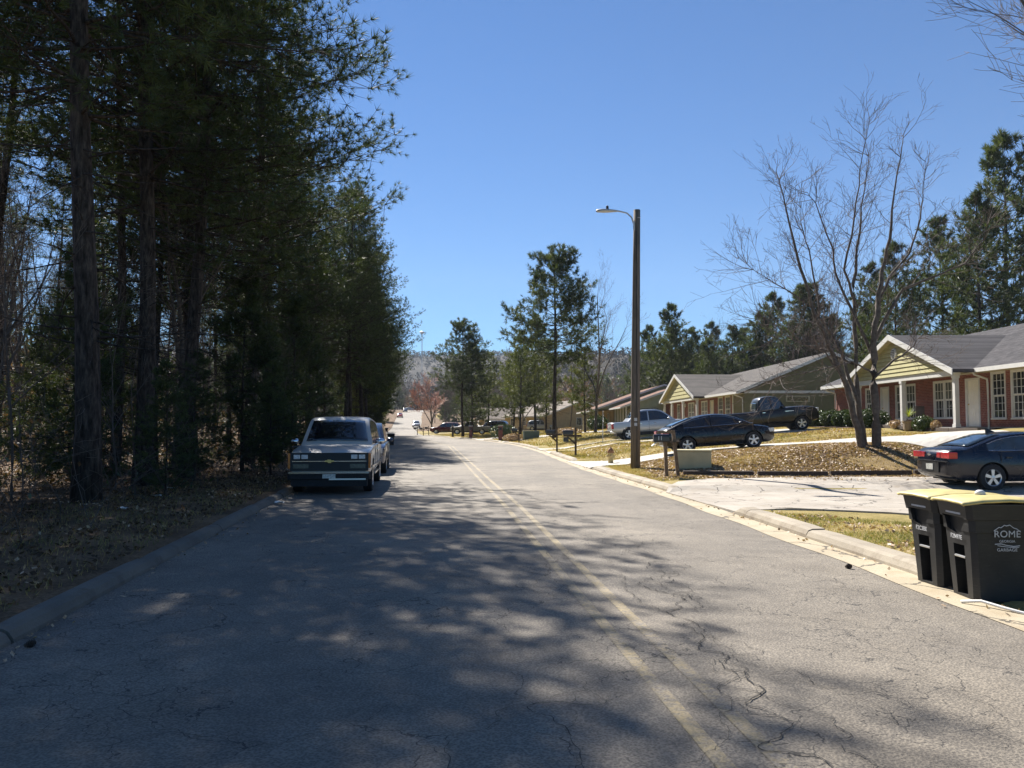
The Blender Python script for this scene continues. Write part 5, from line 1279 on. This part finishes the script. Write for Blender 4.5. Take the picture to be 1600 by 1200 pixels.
# ------------------------------------------------------------------ bare tree on the lawn
def lawn_tree():
    x0, y0 = 12.35, 27.6; s = 27.6 / 1250
    r = empty('lawn_tree', (x0, y0, GZ(x0, y0) - .03), 0, 'tall leafless tree with three trunks on the leafy bank', 'tree')
    def P(px, py, d=0): return Vector(((px - 1366) * s, d, (708 - py) * s * (.97 if py < 500 else 1)))
    sk = Skel(42); rr = sk.R
    stems = [
        ([(1354, 708), (1346, 680), (1338, 655), (1329, 612), (1312, 575), (1297, 540), (1276, 480), (1258, 420), (1242, 352), (1233, 301), (1221, 262)], .125, .014, .0, -.3),
        ([(1364, 708), (1356, 660), (1354, 600), (1352, 520), (1353, 440), (1361, 380), (1370, 310), (1384, 225)], .115, .012, .3, .5),
        ([(1374, 710), (1372, 650), (1371, 590), (1371, 530), (1378, 480), (1386, 425), (1400, 370), (1408, 300), (1424, 205)], .155, .012, -.1, -.2),
        ([(1352, 640), (1340, 600), (1330, 560), (1318, 530), (1300, 500), (1296, 440), (1287, 380), (1276, 330), (1281, 262)], .07, .01, .2, .9),
        ([(1371, 545), (1392, 500), (1412, 455), (1448, 440), (1500, 418), (1523, 380), (1530, 350)], .07, .008, -.1, -1.2),
        ([(1372, 560), (1350, 500), (1330, 440), (1322, 380), (1300, 300), (1290, 280)], .06, .008, .1, .9),
        ([(1378, 480), (1405, 430), (1440, 390), (1462, 330), (1470, 280), (1480, 230)], .055, .008, 0, .7),
        ([(1354, 480), (1330, 420), (1345, 340), (1352, 260), (1362, 190)], .05, .008, .2, -.6),
        ([(1329, 612), (1290, 560), (1250, 548), (1200, 530), (1172, 515)], .035, .006, -.1, -1.4),
        ([(1371, 590), (1330, 575), (1270, 590), (1215, 600), (1180, 612)], .035, .006, 0, -1.8),
        ([(1276, 480), (1240, 450), (1205, 425), (1172, 395)], .03, .006, 0, .6),
        ([(1371, 600), (1400, 572), (1422, 555), (1430, 540)], .05, .006, -.1, -.6),
    ]
    trunk = MB()
    for n, (pp, ra, rb, d0, d1) in enumerate(stems):
        pts = [P(a, b, d0 + (d1 - d0) * i / (len(pp) - 1)) for i, (a, b) in enumerate(pp)]
        rad = [max(rb, ra * (1 - i / (len(pp) - 1)) ** .8) for i in range(len(pp))]
        if n < 3: pts[0] = pts[0] - Vector((0, 0, .25)); rad[0] *= 1.15
        fine = []; fr = []
        for i in range(len(pts) - 1):
            for k in range(3):
                f = k / 3; q = pts[i].lerp(pts[i + 1], f)
                if i + k: q = q + Vector((rr.gauss(0, .02), rr.gauss(0, .02), 0))
                fine.append(q); fr.append(rad[i] * (1 - f) + rad[i + 1] * f)
        fine.append(pts[-1]); fr.append(rad[-1])
        if n < 3: trunk.tube(fine, fr, 10)
        else:
            for i in range(len(fine) - 1): sk.seg(fine[i], fine[i + 1], fr[i], fr[i + 1])
        for i in range(3 if n > 2 else 8, len(fine)):
            d = (fine[i] - fine[i - 1]).normalized()
            for _ in range(3 if fr[i] < .05 else 1):
                if rr.random() < .66:
                    tipf = 1 - .5 * i / len(fine)
                    ax = Vector((rr.gauss(0, .5), rr.gauss(0, 1), rr.gauss(0, .5))).cross(d).normalized()
                    cd = Matrix.Rotation(rr.uniform(.6, 1.15) * rr.choice((-1, 1)), 3, ax) @ d
                    sk.grow(fine[i], cd, rr.uniform(1.0, 2.9) * tipf, .013, 1, 3, up=.07, wig=.14, kids=(1, 2), ratio=.62, ang=.65, rk=.6, minr=.0048)
    trunk.build('trunk', M['greybark'], r, smooth=True)
    sk.build('limbs', M['greybark'], r, 6, .02, 9); sk.build('twigs', M['twig'], r, 3, 0, .02)
lawn_tree()

# ------------------------------------------------------------------ tree prototypes
PA_ = pine('pine_tree', 1, 21, .195, .30, 5.4, M['needle'], .23, 20, .0075, .50, 5, 12, 46, shape=.5)
PB_ = pine('pine_tree', 2, 23, .165, .46, 4.4, M['needle'], .23, 18, .008, .5, 5, 11, 70, shape=.5)
PC_ = pine('pine_tree', 3, 17, .14, .26, 4.0, M['needle'], .24, 17, .009, .5, 5, 10, 34, shape=.55)
PD_ = pine('pine_tree', 4, 20, .14, .66, 2.8, M['needle'], .24, 12, .010, .5, 4, 8, 50)
PM_ = pine('pine_tree', 5, 16.5, .20, .42, 4.9, M['needle_far'], .40, 12, .022, .50, 5, 12, 16, shape=.5)
PN_ = pine('pine_tree', 6, 15, .18, .22, 4.4, M['needle2'], .42, 9, .026, .55, 4, 8, 12, shape=.6)
PF_ = pine('pine_tree', 7, 18, .22, .14, 5.4, M['needle_far'], .55, 9, .036, .62, 5, 7, 4, shape=.55)
PY_ = pine('young_pine', 8, 5, .05, .08, 1.6, M['needle'], .22, 14, .007, .28, 4, 8, 4)
PE_ = pine('young_cedar', 9, 6, .05, .10, 1.9, M['needle'], .16, 14, .008, .32, 5, 8, 8)
BA_ = bare_tree('bare_tree', 21, 13, .14, 3, 'greybark', 'twig', (2, 3), .3, .0045)
BB_ = bare_tree('bare_tree', 22, 14, .12, 3, 'greybark', 'darktwig', (1, 3), .4)
BF_ = bare_tree('bare_tree', 23, 13, .16, 3, 'greybark', 'twig', (2, 3), .22, .016, .7)
BR_ = bare_tree('redbud_tree', 24, 7.5, .16, 3, 'greybark', 'redtwig', (2, 4), .2, .02, .8)
SA_ = bare_tree('sapling', 25, 6.5, .03, 2, 'darktwig', 'darktwig', (1, 3), .4, .004, .6)
protos = [PA_, PB_, PC_, PD_, PM_, PN_, PF_, PY_, PE_, BA_, BB_, BF_, BR_, SA_]
used = set()
def plant(proto, x, y, h, label, cat='tree', group=None, rz=None, wide=1.0, sink=.05):
    base_h = {id(PA_): 21, id(PB_): 23, id(PC_): 17, id(PD_): 20, id(PM_): 16.5, id(PN_): 15, id(PF_): 18, id(PY_): 5, id(PE_): 6, id(BA_): 13, id(BB_): 14, id(BF_): 13, id(BR_): 7.5, id(SA_): 6.5}[id(proto)]
    s = h / base_h; loc = (x, y, GZ(x, y) - sink); rz = R.uniform(0, 2 * PI) if rz is None else rz
    if id(proto) not in used:
        used.add(id(proto)); o = proto; o.location = loc; o.rotation_euler = (0, 0, rz); o.scale = (s * wide, s * wide, s)
    else: o = copy_tree(proto, None, loc, rz, (s * wide, s * wide, s))
    if 'group' in o: del o['group']
    tag(o, label, cat, group); return o

# --- left wood, edge trees first
WG = 'pines of the dark wood left of the road'
def lx(y, u): return float(kL(y)) - u
plant(PA_, -8.25, 15.4, 25, 'thickest pine trunk, nearest at the left, with long boughs reaching over the road', group=WG, rz=.4)
plant(PB_, -12.8, 18.6, 22, 'slender pine trunk left of the thickest pine', group=WG)
plant(PA_, lx(20.2, 3.9), 20.2, 24, 'second pine at the road edge, right of the thickest trunk', group=WG)
lab1 = 'tall pine at the wood edge beyond the white truck'; lab2 = 'slim bare stemmed pine deep inside the left wood'
y = 23.0; k = 0
while y < 135:
    u = R.uniform(3.3, 4.9) if y < 50 else R.uniform(1.2, 2.2); p = (PA_, PC_, PA_, PB_)[k % 4] if y < 50 else (PC_, PA_)[k % 2]
    plant(p, lx(y, u), y, R.uniform(19.5, 23) if y < 36 else R.uniform(16, 19) if y < 60 else R.uniform(16.5, 20), (('dark pine whose boughs overhang the kerb just before the white truck' if y < 26 else 'dark pine standing right behind the white truck' if y < 30 else 'dark pine beside the dark blue vehicle') if y < 34 else 'pine at the wood edge beyond the dark blue vehicle' if y < 66 else 'far pine at the wood edge towards the road bend'), group=('pines at the wood edge near the truck' if y < 34 else 'pines at the wood edge beyond the dark blue vehicle' if y < 66 else 'far pines at the wood edge'))
    y += R.uniform(3.4, 5.0) if y < 70 else R.uniform(5, 7); k += 1
for i in range(92):
    y = R.uniform(14, 125); u = R.uniform(5, 44)
    x = lx(y, u)
    if x < -.72 * y - 9: continue
    plant((PD_, PB_, PD_, PD_)[i % 4], x, y, R.uniform(15, 22), ('slim pine among the nearest stems at the left picture side' if y < 35 else 'slim pine stem standing deeper inside the left wood' if y < 75 else 'far pine stem inside the left wood'), group=('near pines inside the wood' if y < 35 else 'deeper pines inside the wood' if y < 75 else 'far pines inside the wood'))
for i in range(34):
    y = R.uniform(19, 60); u = R.uniform(3.0, 24); x = lx(y, u)
    if x < -.70 * y - 3: continue
    plant(BB_ if i % 2 else BA_, x, y, R.uniform(7, 13), 'leafless thin tree inside the dark wood left of the road', cat='tree', group='bare trees inside the left wood')
for (y, u, h) in ((23.5, 9.5, 22), (31.5, 6.0, 22), (38, 8, 20)):  # extra pines added to thicken the shadows on the road
    plant(PB_, lx(y, u), y, h, 'full crowned pine added to the second row of the left wood for shade', group='added second row pines of the left wood')
for i in range(60):
    y = R.uniform(10, 46); u = R.uniform(2.0, 12); x = lx(y, u)
    if x < -.68 * y - 2: continue
    plant(SA_, x, y, R.uniform(2.5, 6.5), 'thin leafless sapling at the edge of the dark wood', 'sapling', 'saplings at the wood edge')
for (x, y, h, p, l) in ((-9.8, 14.0, 3.4, PY_, 'young pine with sunlit needles at the left picture edge'), (-9.2, 12.8, 2.6, PY_, 'small young pine below the left picture edge boughs'), (-7.6, 17.4, 3.0, PE_, 'dark young cedar right of the thickest pine trunk'),
                        (-8.4, 21.5, 3.6, PE_, 'dark young cedar left of the white truck'), (-7.4, 25.0, 3.6, PE_, 'dark young cedar close behind the white truck'), (-10.5, 19.0, 5.5, PY_, 'young pine deep in shade behind the thickest trunk'),
                        (-8.9, 27.0, 6.5, PY_, 'young pine above the white truck roof'), (-11.8, 16.0, 3.5, PE_, 'dark young cedar at the far left of the wood'), (-9.5, 34.0, 7, PE_, 'young cedar behind the dark blue vehicle'), (-11.2, 42, 8, PY_, 'young pine at the wood edge before the far bins'),
                        (-12.8, 23.5, 5.5, PE_, 'dark young cedar deep between the pine trunks'), (-13.6, 28, 6, PY_, 'shaded young pine deep between the pine trunks')):
    plant(p, x, y, h, l, 'young tree', 'young evergreens under the pines')
y = 66.0
while y < 150:
    plant((PN_, PF_)[int(y) % 2], lx(y, R.uniform(1.6, 3)), y, R.uniform(8, 13), 'bushy evergreen at the left verge before the road bend', group='evergreens on the far left verge'); y += R.uniform(7, 10)
for i in range(44):
    y = R.uniform(130, 330); x = lx(y, R.uniform(3, 45))
    plant((PF_, PF_, BF_)[i % 3], x, y, R.uniform(12, 19), 'distant tree on the left side of the far road', group='distant trees left of the far road')

# --- right side
plant(PM_, 3.75, 70.5, 16.6, 'tall slim pine with open rounded crown standing alone by the road bend', rz=1.0)
plant(PM_, -6.7, 108, 15.6, 'twin trunked pine left of the houses with bluish crown', rz=2.2)
plant(PF_, -5.6, 111, 12.5, 'smaller dark pine close beside the twin trunked pine', rz=.7)
plant(BR_, -14.6, 147, 8.6, 'small tree with pinkish red buds at the road bend', cat='tree')
for (x, y, h, l) in ((1.0, 96, 12.5, 'yellow green pine left of the tall slim pine'), (3.0, 102, 14.5, 'taller yellow green pine behind the tall slim pine'), (.2, 108, 11, 'yellow green pine above the far low roof'), (4.6, 108, 11.5, 'yellow green pine right of the slim pine trunk'), (-3.4, 118, 12, 'yellow green pine above the beige pickup')):
    plant(PN_, x, y, h, l, group='yellow green pines at the bend')
plant(BA_, 7.9, 76, 13.5, 'leafless tree with spreading limbs right of the tall slim pine')
plant(PN_, 7.2, 79, 8.5, 'thin pine with tufted top right of the slim pine')
plant(BB_, 6.0, 84, 10, 'thin dark leafless tree before the long low house')
plant(BB_, 9.4, 88, 9, 'bent leafless tree in front of the long low house')
plant(BF_, 1.5, 122, 11, 'grey leafless tree above the tan house roof')
for (x, y, h, l) in ((44, 70, 24.5, 'tallest dark pine at the right picture edge'), (38.5, 66, 18.5, 'broad dark pine above the nearest house ridge'), (33, 68, 15, 'dark pine left of the broad one behind the nearest house'), (48, 64, 21, 'dark pine filling the right edge behind the nearest roof'), (41, 76, 19, 'dark pine between the two tallest at the right'), (36, 80, 15.5, 'lower dark pine behind the nearest house')):
    plant(PF_, x, y, h, l, wide=.85, group='dark pines behind the nearest house')
for i in range(16):
    x = 19 + i * 1.9 + R.uniform(-1, 1); y = R.uniform(100, 126)
    plant(PF_, x + (y - 108) * .2, y, R.uniform(11, 16.5) + (2 if 8 < i < 14 else 0), 'dark pine in the row behind the second house', group='pines behind the second house')
for i in range(12):
    y = R.uniform(85, 140); x = y * R.uniform(.2, .5)
    plant((BF_, BA_)[i % 2], x, y, R.uniform(10, 15), 'leafless tree behind the second house', group='bare trees behind the houses')
for i in range(110):
    y = R.uniform(165, 420); x = y * R.uniform(-.105, .40)
    if x < float(kR(y)) + 4: continue
    plant((BF_, BF_, PF_)[i % 3], x, y, R.uniform(9, 15) if x / y < .15 else R.uniform(11, 17), 'distant tree on the slope beyond the houses', group='distant trees beyond the houses')
for i in range(46):
    y = R.uniform(185, 330); x = y * R.uniform(-.098, .02)
    plant((BF_, PF_, BF_)[i % 3], x, y, R.uniform(8, 13), 'tree in the woods just right of the far uphill road', group='trees right of the far uphill road')
for i in range(80):
    y = R.uniform(400, 480); x = y * R.uniform(-.24, .34)
    plant((BF_, PF_, BF_)[i % 3], x, y, R.uniform(13, 21), 'far tree in the belt beyond the crest of the road', group='tree belt beyond the road crest')
plant(BA_, 17.2, 18.2, 18.0, 'large leafless tree whose branch tips enter at the top right', rz=2.4, wide=1.12)
for px, py, h, l in ((-105, 930, 32, 'thin pale water tower on the distant ridge'), (-58, 960, 44, 'slim radio mast on the distant ridge')):
    r = empty('mast', (px, py, 0), 0, l, 'mast'); zt = 109 if h < 40 else 119; z0 = 92
    for a, b in ((-1, -1), (1, -1), (0, 1)):
        MB().tube([(a * 1.0, b * 1.0, z0 - 40), (a * .4, b * .4, zt)], .16, 5).build('leg', M['lampgrey'], r)
    if h < 40: MB().lathe([(1, zt - 1), (3, zt), (3, zt + 1.2), (1, zt + 2)], 12).build('tank', M['lampgrey'], r)

# ------------------------------------------------------------------ undergrowth, grass, leaves
g = np.random.default_rng(77)
def scatter_leaves(name, n, xy, size, mat, zoff=.012, flat=.75, jitter=.01, asp=.6):
    X, Y = xy(n); Z = gz(X, Y) + zoff + g.random(len(X)) * jitter
    V, F = quads(np.stack([X, Y, Z], 1), size, 5, asp, flat); fastmesh(name, V, F, M[mat]); tag(bpy.data.objects[-1] if False else COL.objects[-1], kind='stuff')
def box_xy(x0, x1, y0, y1, cond=None):
    def f(n):
        X = g.uniform(x0, x1, n * 2); Y = g.uniform(y0, y1, n * 2)
        k = np.ones(len(X), bool) if cond is None else cond(X, Y)
        return X[k][:n], Y[k][:n]
    return f
def ndrive(X, Y):
    u = X - kR(Y)
    d2 = (Y > 14.6 - .9 * np.clip(X - 4.6, 0, 4.2)) & (Y < 23.9 - 1.6 * np.exp(-(X - 4) * .8))
    y1 = np.interp(X, [3.0, 3.6, 5.4, 8.5, 11, 13.2, 14.2], [31.2, 32.2, 32.3, 31.2, 30.2, 28.4, 26.6]); y2 = np.interp(X, [3.3, 5.4, 8.5, 12.4, 16, 17.4], [36.2, 35.2, 34.6, 33.8, 33.0, 30])
    d1 = (Y > y1 - .05) & (Y < y2 + .05) | ((X > 13.9) & (X < 17.7) & (Y < 31))
    d3 = (Y > 47.5) & (Y < 50) | ((X > 6) & (X < 17) & (Y > 42.2 + np.clip(11 - X, 0, 5)) & (Y < 50)) | ((Y > 51.4) & (Y < 55.2) & (X < 15.2))
    return (u > .33) & ~d2 & ~d1 & ~d3 & (X < 17.6)
def patchy(X, Y, s=.5, t=0.0): return (np.sin(X * s * 2.1 + np.sin(Y * s * 1.7) * 2) + np.sin(Y * s * 2.7 + X * s) + g.normal(0, .5, len(X))) > t
# leaves: thick on the bank, thin elsewhere
scatter_leaves('fallen_leaves', 24000, box_xy(4.5, 14.5, 23.8, 30.9, lambda X, Y: ndrive(X, Y) & (patchy(X, Y, .6, -1.3 + .13 * (X - 6)))), .050, 'deadleaf', .015, .72, .02)
scatter_leaves('fallen_leaves', 9000, box_xy(4.3, 16.5, 22.8, 31.5, lambda X, Y: ndrive(X, Y) & (patchy(X, Y, .9, -.4))), .034, 'deadleaf', .012, .72, .015)
scatter_leaves('fallen_leaves', 5000, box_xy(3.8, 9, 9, 24.6, lambda X, Y: ndrive(X, Y) & patchy(X, Y, 1.2, .1)), .035, 'deadleaf', .02, .5, .03)
scatter_leaves('fallen_leaves', 700, box_xy(4.6, 12, 19, 24.4, lambda X, Y: (Y > 22.2) & patchy(X, Y, 1.0, .4)), .04, 'deadleaf', .05, .6, .01)
scatter_leaves('fallen_leaves', 4000, box_xy(3.8, 17, 31, 60, ndrive), .05, 'deadleaf', .02, .5, .03)
scatter_leaves('fallen_leaves', 18000, box_xy(-16, -3.6, 4, 26, lambda X, Y: (kL(Y) - X > .34)), .036, 'browntwig', .015, .5, .05)
scatter_leaves('fallen_leaves', 2500, box_xy(-16, -3.6, 4, 26, lambda X, Y: (kL(Y) - X > .34) & patchy(X, Y, .8, .5)), .036, 'deadleaf', .03, .5, .05)
scatter_leaves('fallen_leaves', 9000, box_xy(-40, -6, 26, 60, lambda X, Y: (kL(Y) - X > .34)), .07, 'deadleaf', .015, .5, .08)
def road_edge(n):
    Y = g.uniform(4, 34, n); s = g.random(n) < .5; k = np.where(s, kR(Y) - g.exponential(.10, n) - .01, kL(Y) + g.exponential(.12, n) + .01); return k, Y
X, Y = road_edge(420); V, F = quads(np.stack([X, Y, np.full(len(X), .02)], 1), .028, 8, .6, .6); tag(fastmesh('fallen_leaves', V, F, M['deadleaf']), kind='stuff')

def blades(name, n, xy, h, w, mat):
    X, Y = xy(n); n = len(X); Z = gz(X, Y) - .01; a = g.uniform(0, 2 * PI, n); H = h * g.uniform(.5, 1.3, n); lean = g.normal(0, .45, (n, 2)) * H[:, None]
    B = np.stack([X, Y, Z], 1); D = np.stack([np.cos(a) * w, np.sin(a) * w, 0 * a], 1); T = B + np.stack([lean[:, 0], lean[:, 1], H], 1)
    V = np.stack([B - D, B + D, T], 1).reshape(-1, 3); tag(fastmesh(name, V, np.arange(3 * n).reshape(-1, 3), M[mat]), kind='stuff')
near_strip = lambda X, Y: ndrive(X, Y)
blades('grass', 26000, box_xy(4.6, 9, 6, 15.2, lambda X, Y: ndrive(X, Y) & patchy(X, Y, 1.1, -.5)), .055, .004, 'grass')
blades('dry_grass', 16000, box_xy(4.6, 9, 6, 15.2, ndrive), .05, .004, 'drygrass')
blades('dry_grass', 22000, box_xy(3.6, 9, 20, 31, ndrive), .06, .006, 'drygrass')
blades('grass', 9000, box_xy(3.6, 9, 20, 31, lambda X, Y: ndrive(X, Y) & patchy(X, Y, .9, .4)), .06, .006, 'grass')
blades('dry_grass', 27000, box_xy(5, 17.5, 24, 33.5, ndrive), .06, .008, 'drygrass')
blades('grass', 26000, box_xy(2.6, 17, 34.5, 60, lambda X, Y: ndrive(X, Y) & patchy(X, Y, .35, .2)), .07, .011, 'grass')
blades('dry_grass', 44000, box_xy(2.6, 17.5, 33, 60, ndrive), .07, .011, 'drygrass')
blades('dry_grass', 26000, box_xy(-15, 12, 60, 125, lambda X, Y: X - kR(Y) > .35), .10, .03, 'drygrass')
blades('grass', 12000, box_xy(-14, 12, 60, 125, lambda X, Y: (X - kR(Y) > .35) & patchy(X, Y, .15, .2)), .10, .03, 'grass')
blades('grass', 4000, box_xy(-9, -3.5, 4.5, 20, lambda X, Y: (kL(Y) - X > .34) & (kL(Y) - X < 4) & patchy(X, Y, .9, .2)), .08, .005, 'grass')
blades('dry_grass', 5000, box_xy(-9, -3.5, 4.5, 24, lambda X, Y: (kL(Y) - X > .34) & (kL(Y) - X < 3.5)), .09, .005, 'drygrass')
# tangled undergrowth of the wood
def brush():
    sk = Skel(5); rr = sk.R
    for i in range(900):
        y = rr.uniform(9, 50); u = rr.uniform(1.6, 16) ** 1.0; x = lx(y, u)
        if x < -.7 * y - 3: continue
        p = Vector((x, y, GZ(x, y) - .03)); d = Vector((rr.gauss(0, .6), rr.gauss(0, .6), 1))
        sk.grow(p, d, rr.uniform(.5, 2.2), .008, 1, 2, up=-.02, wig=.2, kids=(1, 2), ratio=.5, ang=.8, rk=.6, minr=.0035)
    tag(sk.build('undergrowth', M['darktwig'], None, 3), kind='stuff')
    n = 42000; Y = g.uniform(13, 110, n); U = g.uniform(3.0, 46, n); X = kL(Y) - U; Z = gz(X, Y) + g.random(n) ** 1.7 * np.clip(.6 + U * .16, .5, 5.5)
    k = (np.sin(X * 1.1 + np.sin(Y * .7) * 2) + np.sin(Y * .9 + X * .3) + g.normal(0, .6, n)) > -.1
    V, F = quads(np.stack([X, Y, Z], 1)[k], .085, 9, .55); tag(fastmesh('undergrowth', V, F, M['browntwig']), kind='stuff')
    n = 26000; Y = g.uniform(12, 90, n); U = g.uniform(2.2, 30, n); X = kL(Y) - U; Z = gz(X, Y) + g.random(n) ** 1.3 * np.clip(.5 + U * .12, .5, 3)
    k = (np.sin(X * .8 + 2 + np.sin(Y * .5) * 2) + np.sin(Y * .6 + X * .5) + g.normal(0, .4, n)) > .5
    V, F = quads(np.stack([X, Y, Z], 1)[k], .07, 10, .5); tag(fastmesh('undergrowth', V, F, M['leaf']), kind='stuff')
brush()
# far woods behind the left wood
def woods(name, x0, x1, y0, y1, zt, n, size, mat, seed=1):
    gg = np.random.default_rng(seed); X = gg.uniform(x0, x1, n); Y = gg.uniform(y0, y1, n)
    top = zt * (1 + .22 * np.sin(X * .21) * np.cos(Y * .17) + .12 * np.sin(X * .6 + 1)); Z = gz(X, Y) + gg.random(n) ** .7 * top
    V, F = quads(np.stack([X, Y, Z], 1), size, seed, .6); tag(fastmesh(name, V, F, M[mat]), kind='stuff')
woods('far_woods', -150, -62, 60, 170, 13, 26000, .45, 'browntwig', 2)
woods('far_woods', -150, -58, 60, 170, 15, 18000, .45, 'needle', 3)
woods('far_woods', -140, -60, 170, 420, 14, 26000, .7, 'needle', 4)
woods('far_woods', -60, 20, 440, 500, 9, 9000, .8, 'browntwig', 5)
woods('far_woods', 20, 300, 300, 470, 10, 30000, .9, 'browntwig', 6)
woods('far_woods', 40, 300, 200, 460, 13, 22000, .9, 'needle', 7)
for i, (hx, hy_, hz_, sz) in enumerate(HT):
    for mname, part in (('hilltree_brown', slice(0, None, 1)), ('hilltree_green', slice(0, None, 5))):
        a, b, c = hx[part], hy_[part], hz_[part]; k = 7; a = np.repeat(a, k) + g.normal(0, sz * .55, len(a) * k); b = np.repeat(b, k) + g.normal(0, sz * .5, len(b) * k); c = np.repeat(c, k) + g.random(len(c) * k) * sz * 2.6
        V, F = quads(np.stack([a, b, c], 1), sz * .5, 21 + i, .6); tag(fastmesh('hillside_woods', V, F, M[mname]), kind='stuff')
# bits of litter on the left verge
for i, (x, y, l) in enumerate(((-6.9, 14.2, 'pale scrap of litter nearest the kerb under the pines'), (-7.6, 17.2, 'small white scrap of litter in the pine litter'), (-8.0, 18.8, 'white scrap of litter left of the white truck'), (-5.0, 17.3, 'pale crumpled scrap at the end of the sunlit kerb'))):
    m = MB(); V = []
    for a in range(5):
        for b in range(4): V.append(((a - 2) * .05 + R.uniform(-.015, .015), (b - 1.5) * .05 + R.uniform(-.015, .015), R.uniform(.02, .07)))
    m.add(V, [(a * 4 + b, (a + 1) * 4 + b, (a + 1) * 4 + b + 1, a * 4 + b + 1) for a in range(4) for b in range(3)])
    o = m.build('litter_scrap', M['paper']); o.location = (x, y, GZ(x, y)); tag(o, l, 'litter')
def cone(x, y, l):
    m = MB()
    for k in range(7): m.lathe([(.01, -.005), (.028 * math.sin(PI * (k + 1) / 8.5) + .006, .006), (.01, .012)], 8, 'z', (0, 0, k * .011))
    o = m.build('pine_cone', M['darkwood']); o.location = (x, y, .02); o.rotation_euler = (1.4, 0, R.uniform(0, 6)); tag(o, l, 'pine cone')
cone(-3.72, 6.2, 'pine cone lying by the left kerb in the foreground'); cone(3.96, 9.6, 'dark clump of debris in the gutter before the bins')

# ------------------------------------------------------------------ thin daylight haze
t = NT('daylight_haze'); pv = t.n('ShaderNodeVolumePrincipled'); pv.inputs['Density'].default_value = HAZE; pv.inputs['Color'].default_value = (0.80, 0.89, 1.0, 1)
pv.inputs['Anisotropy'].default_value = 0.0
t.l(pv.outputs[0], t.out.inputs['Volume'])
hz = MB().box(-1900, 1900, -120, 1850, -3, 340).build('haze', t.m); tag(hz, kind='stuff')
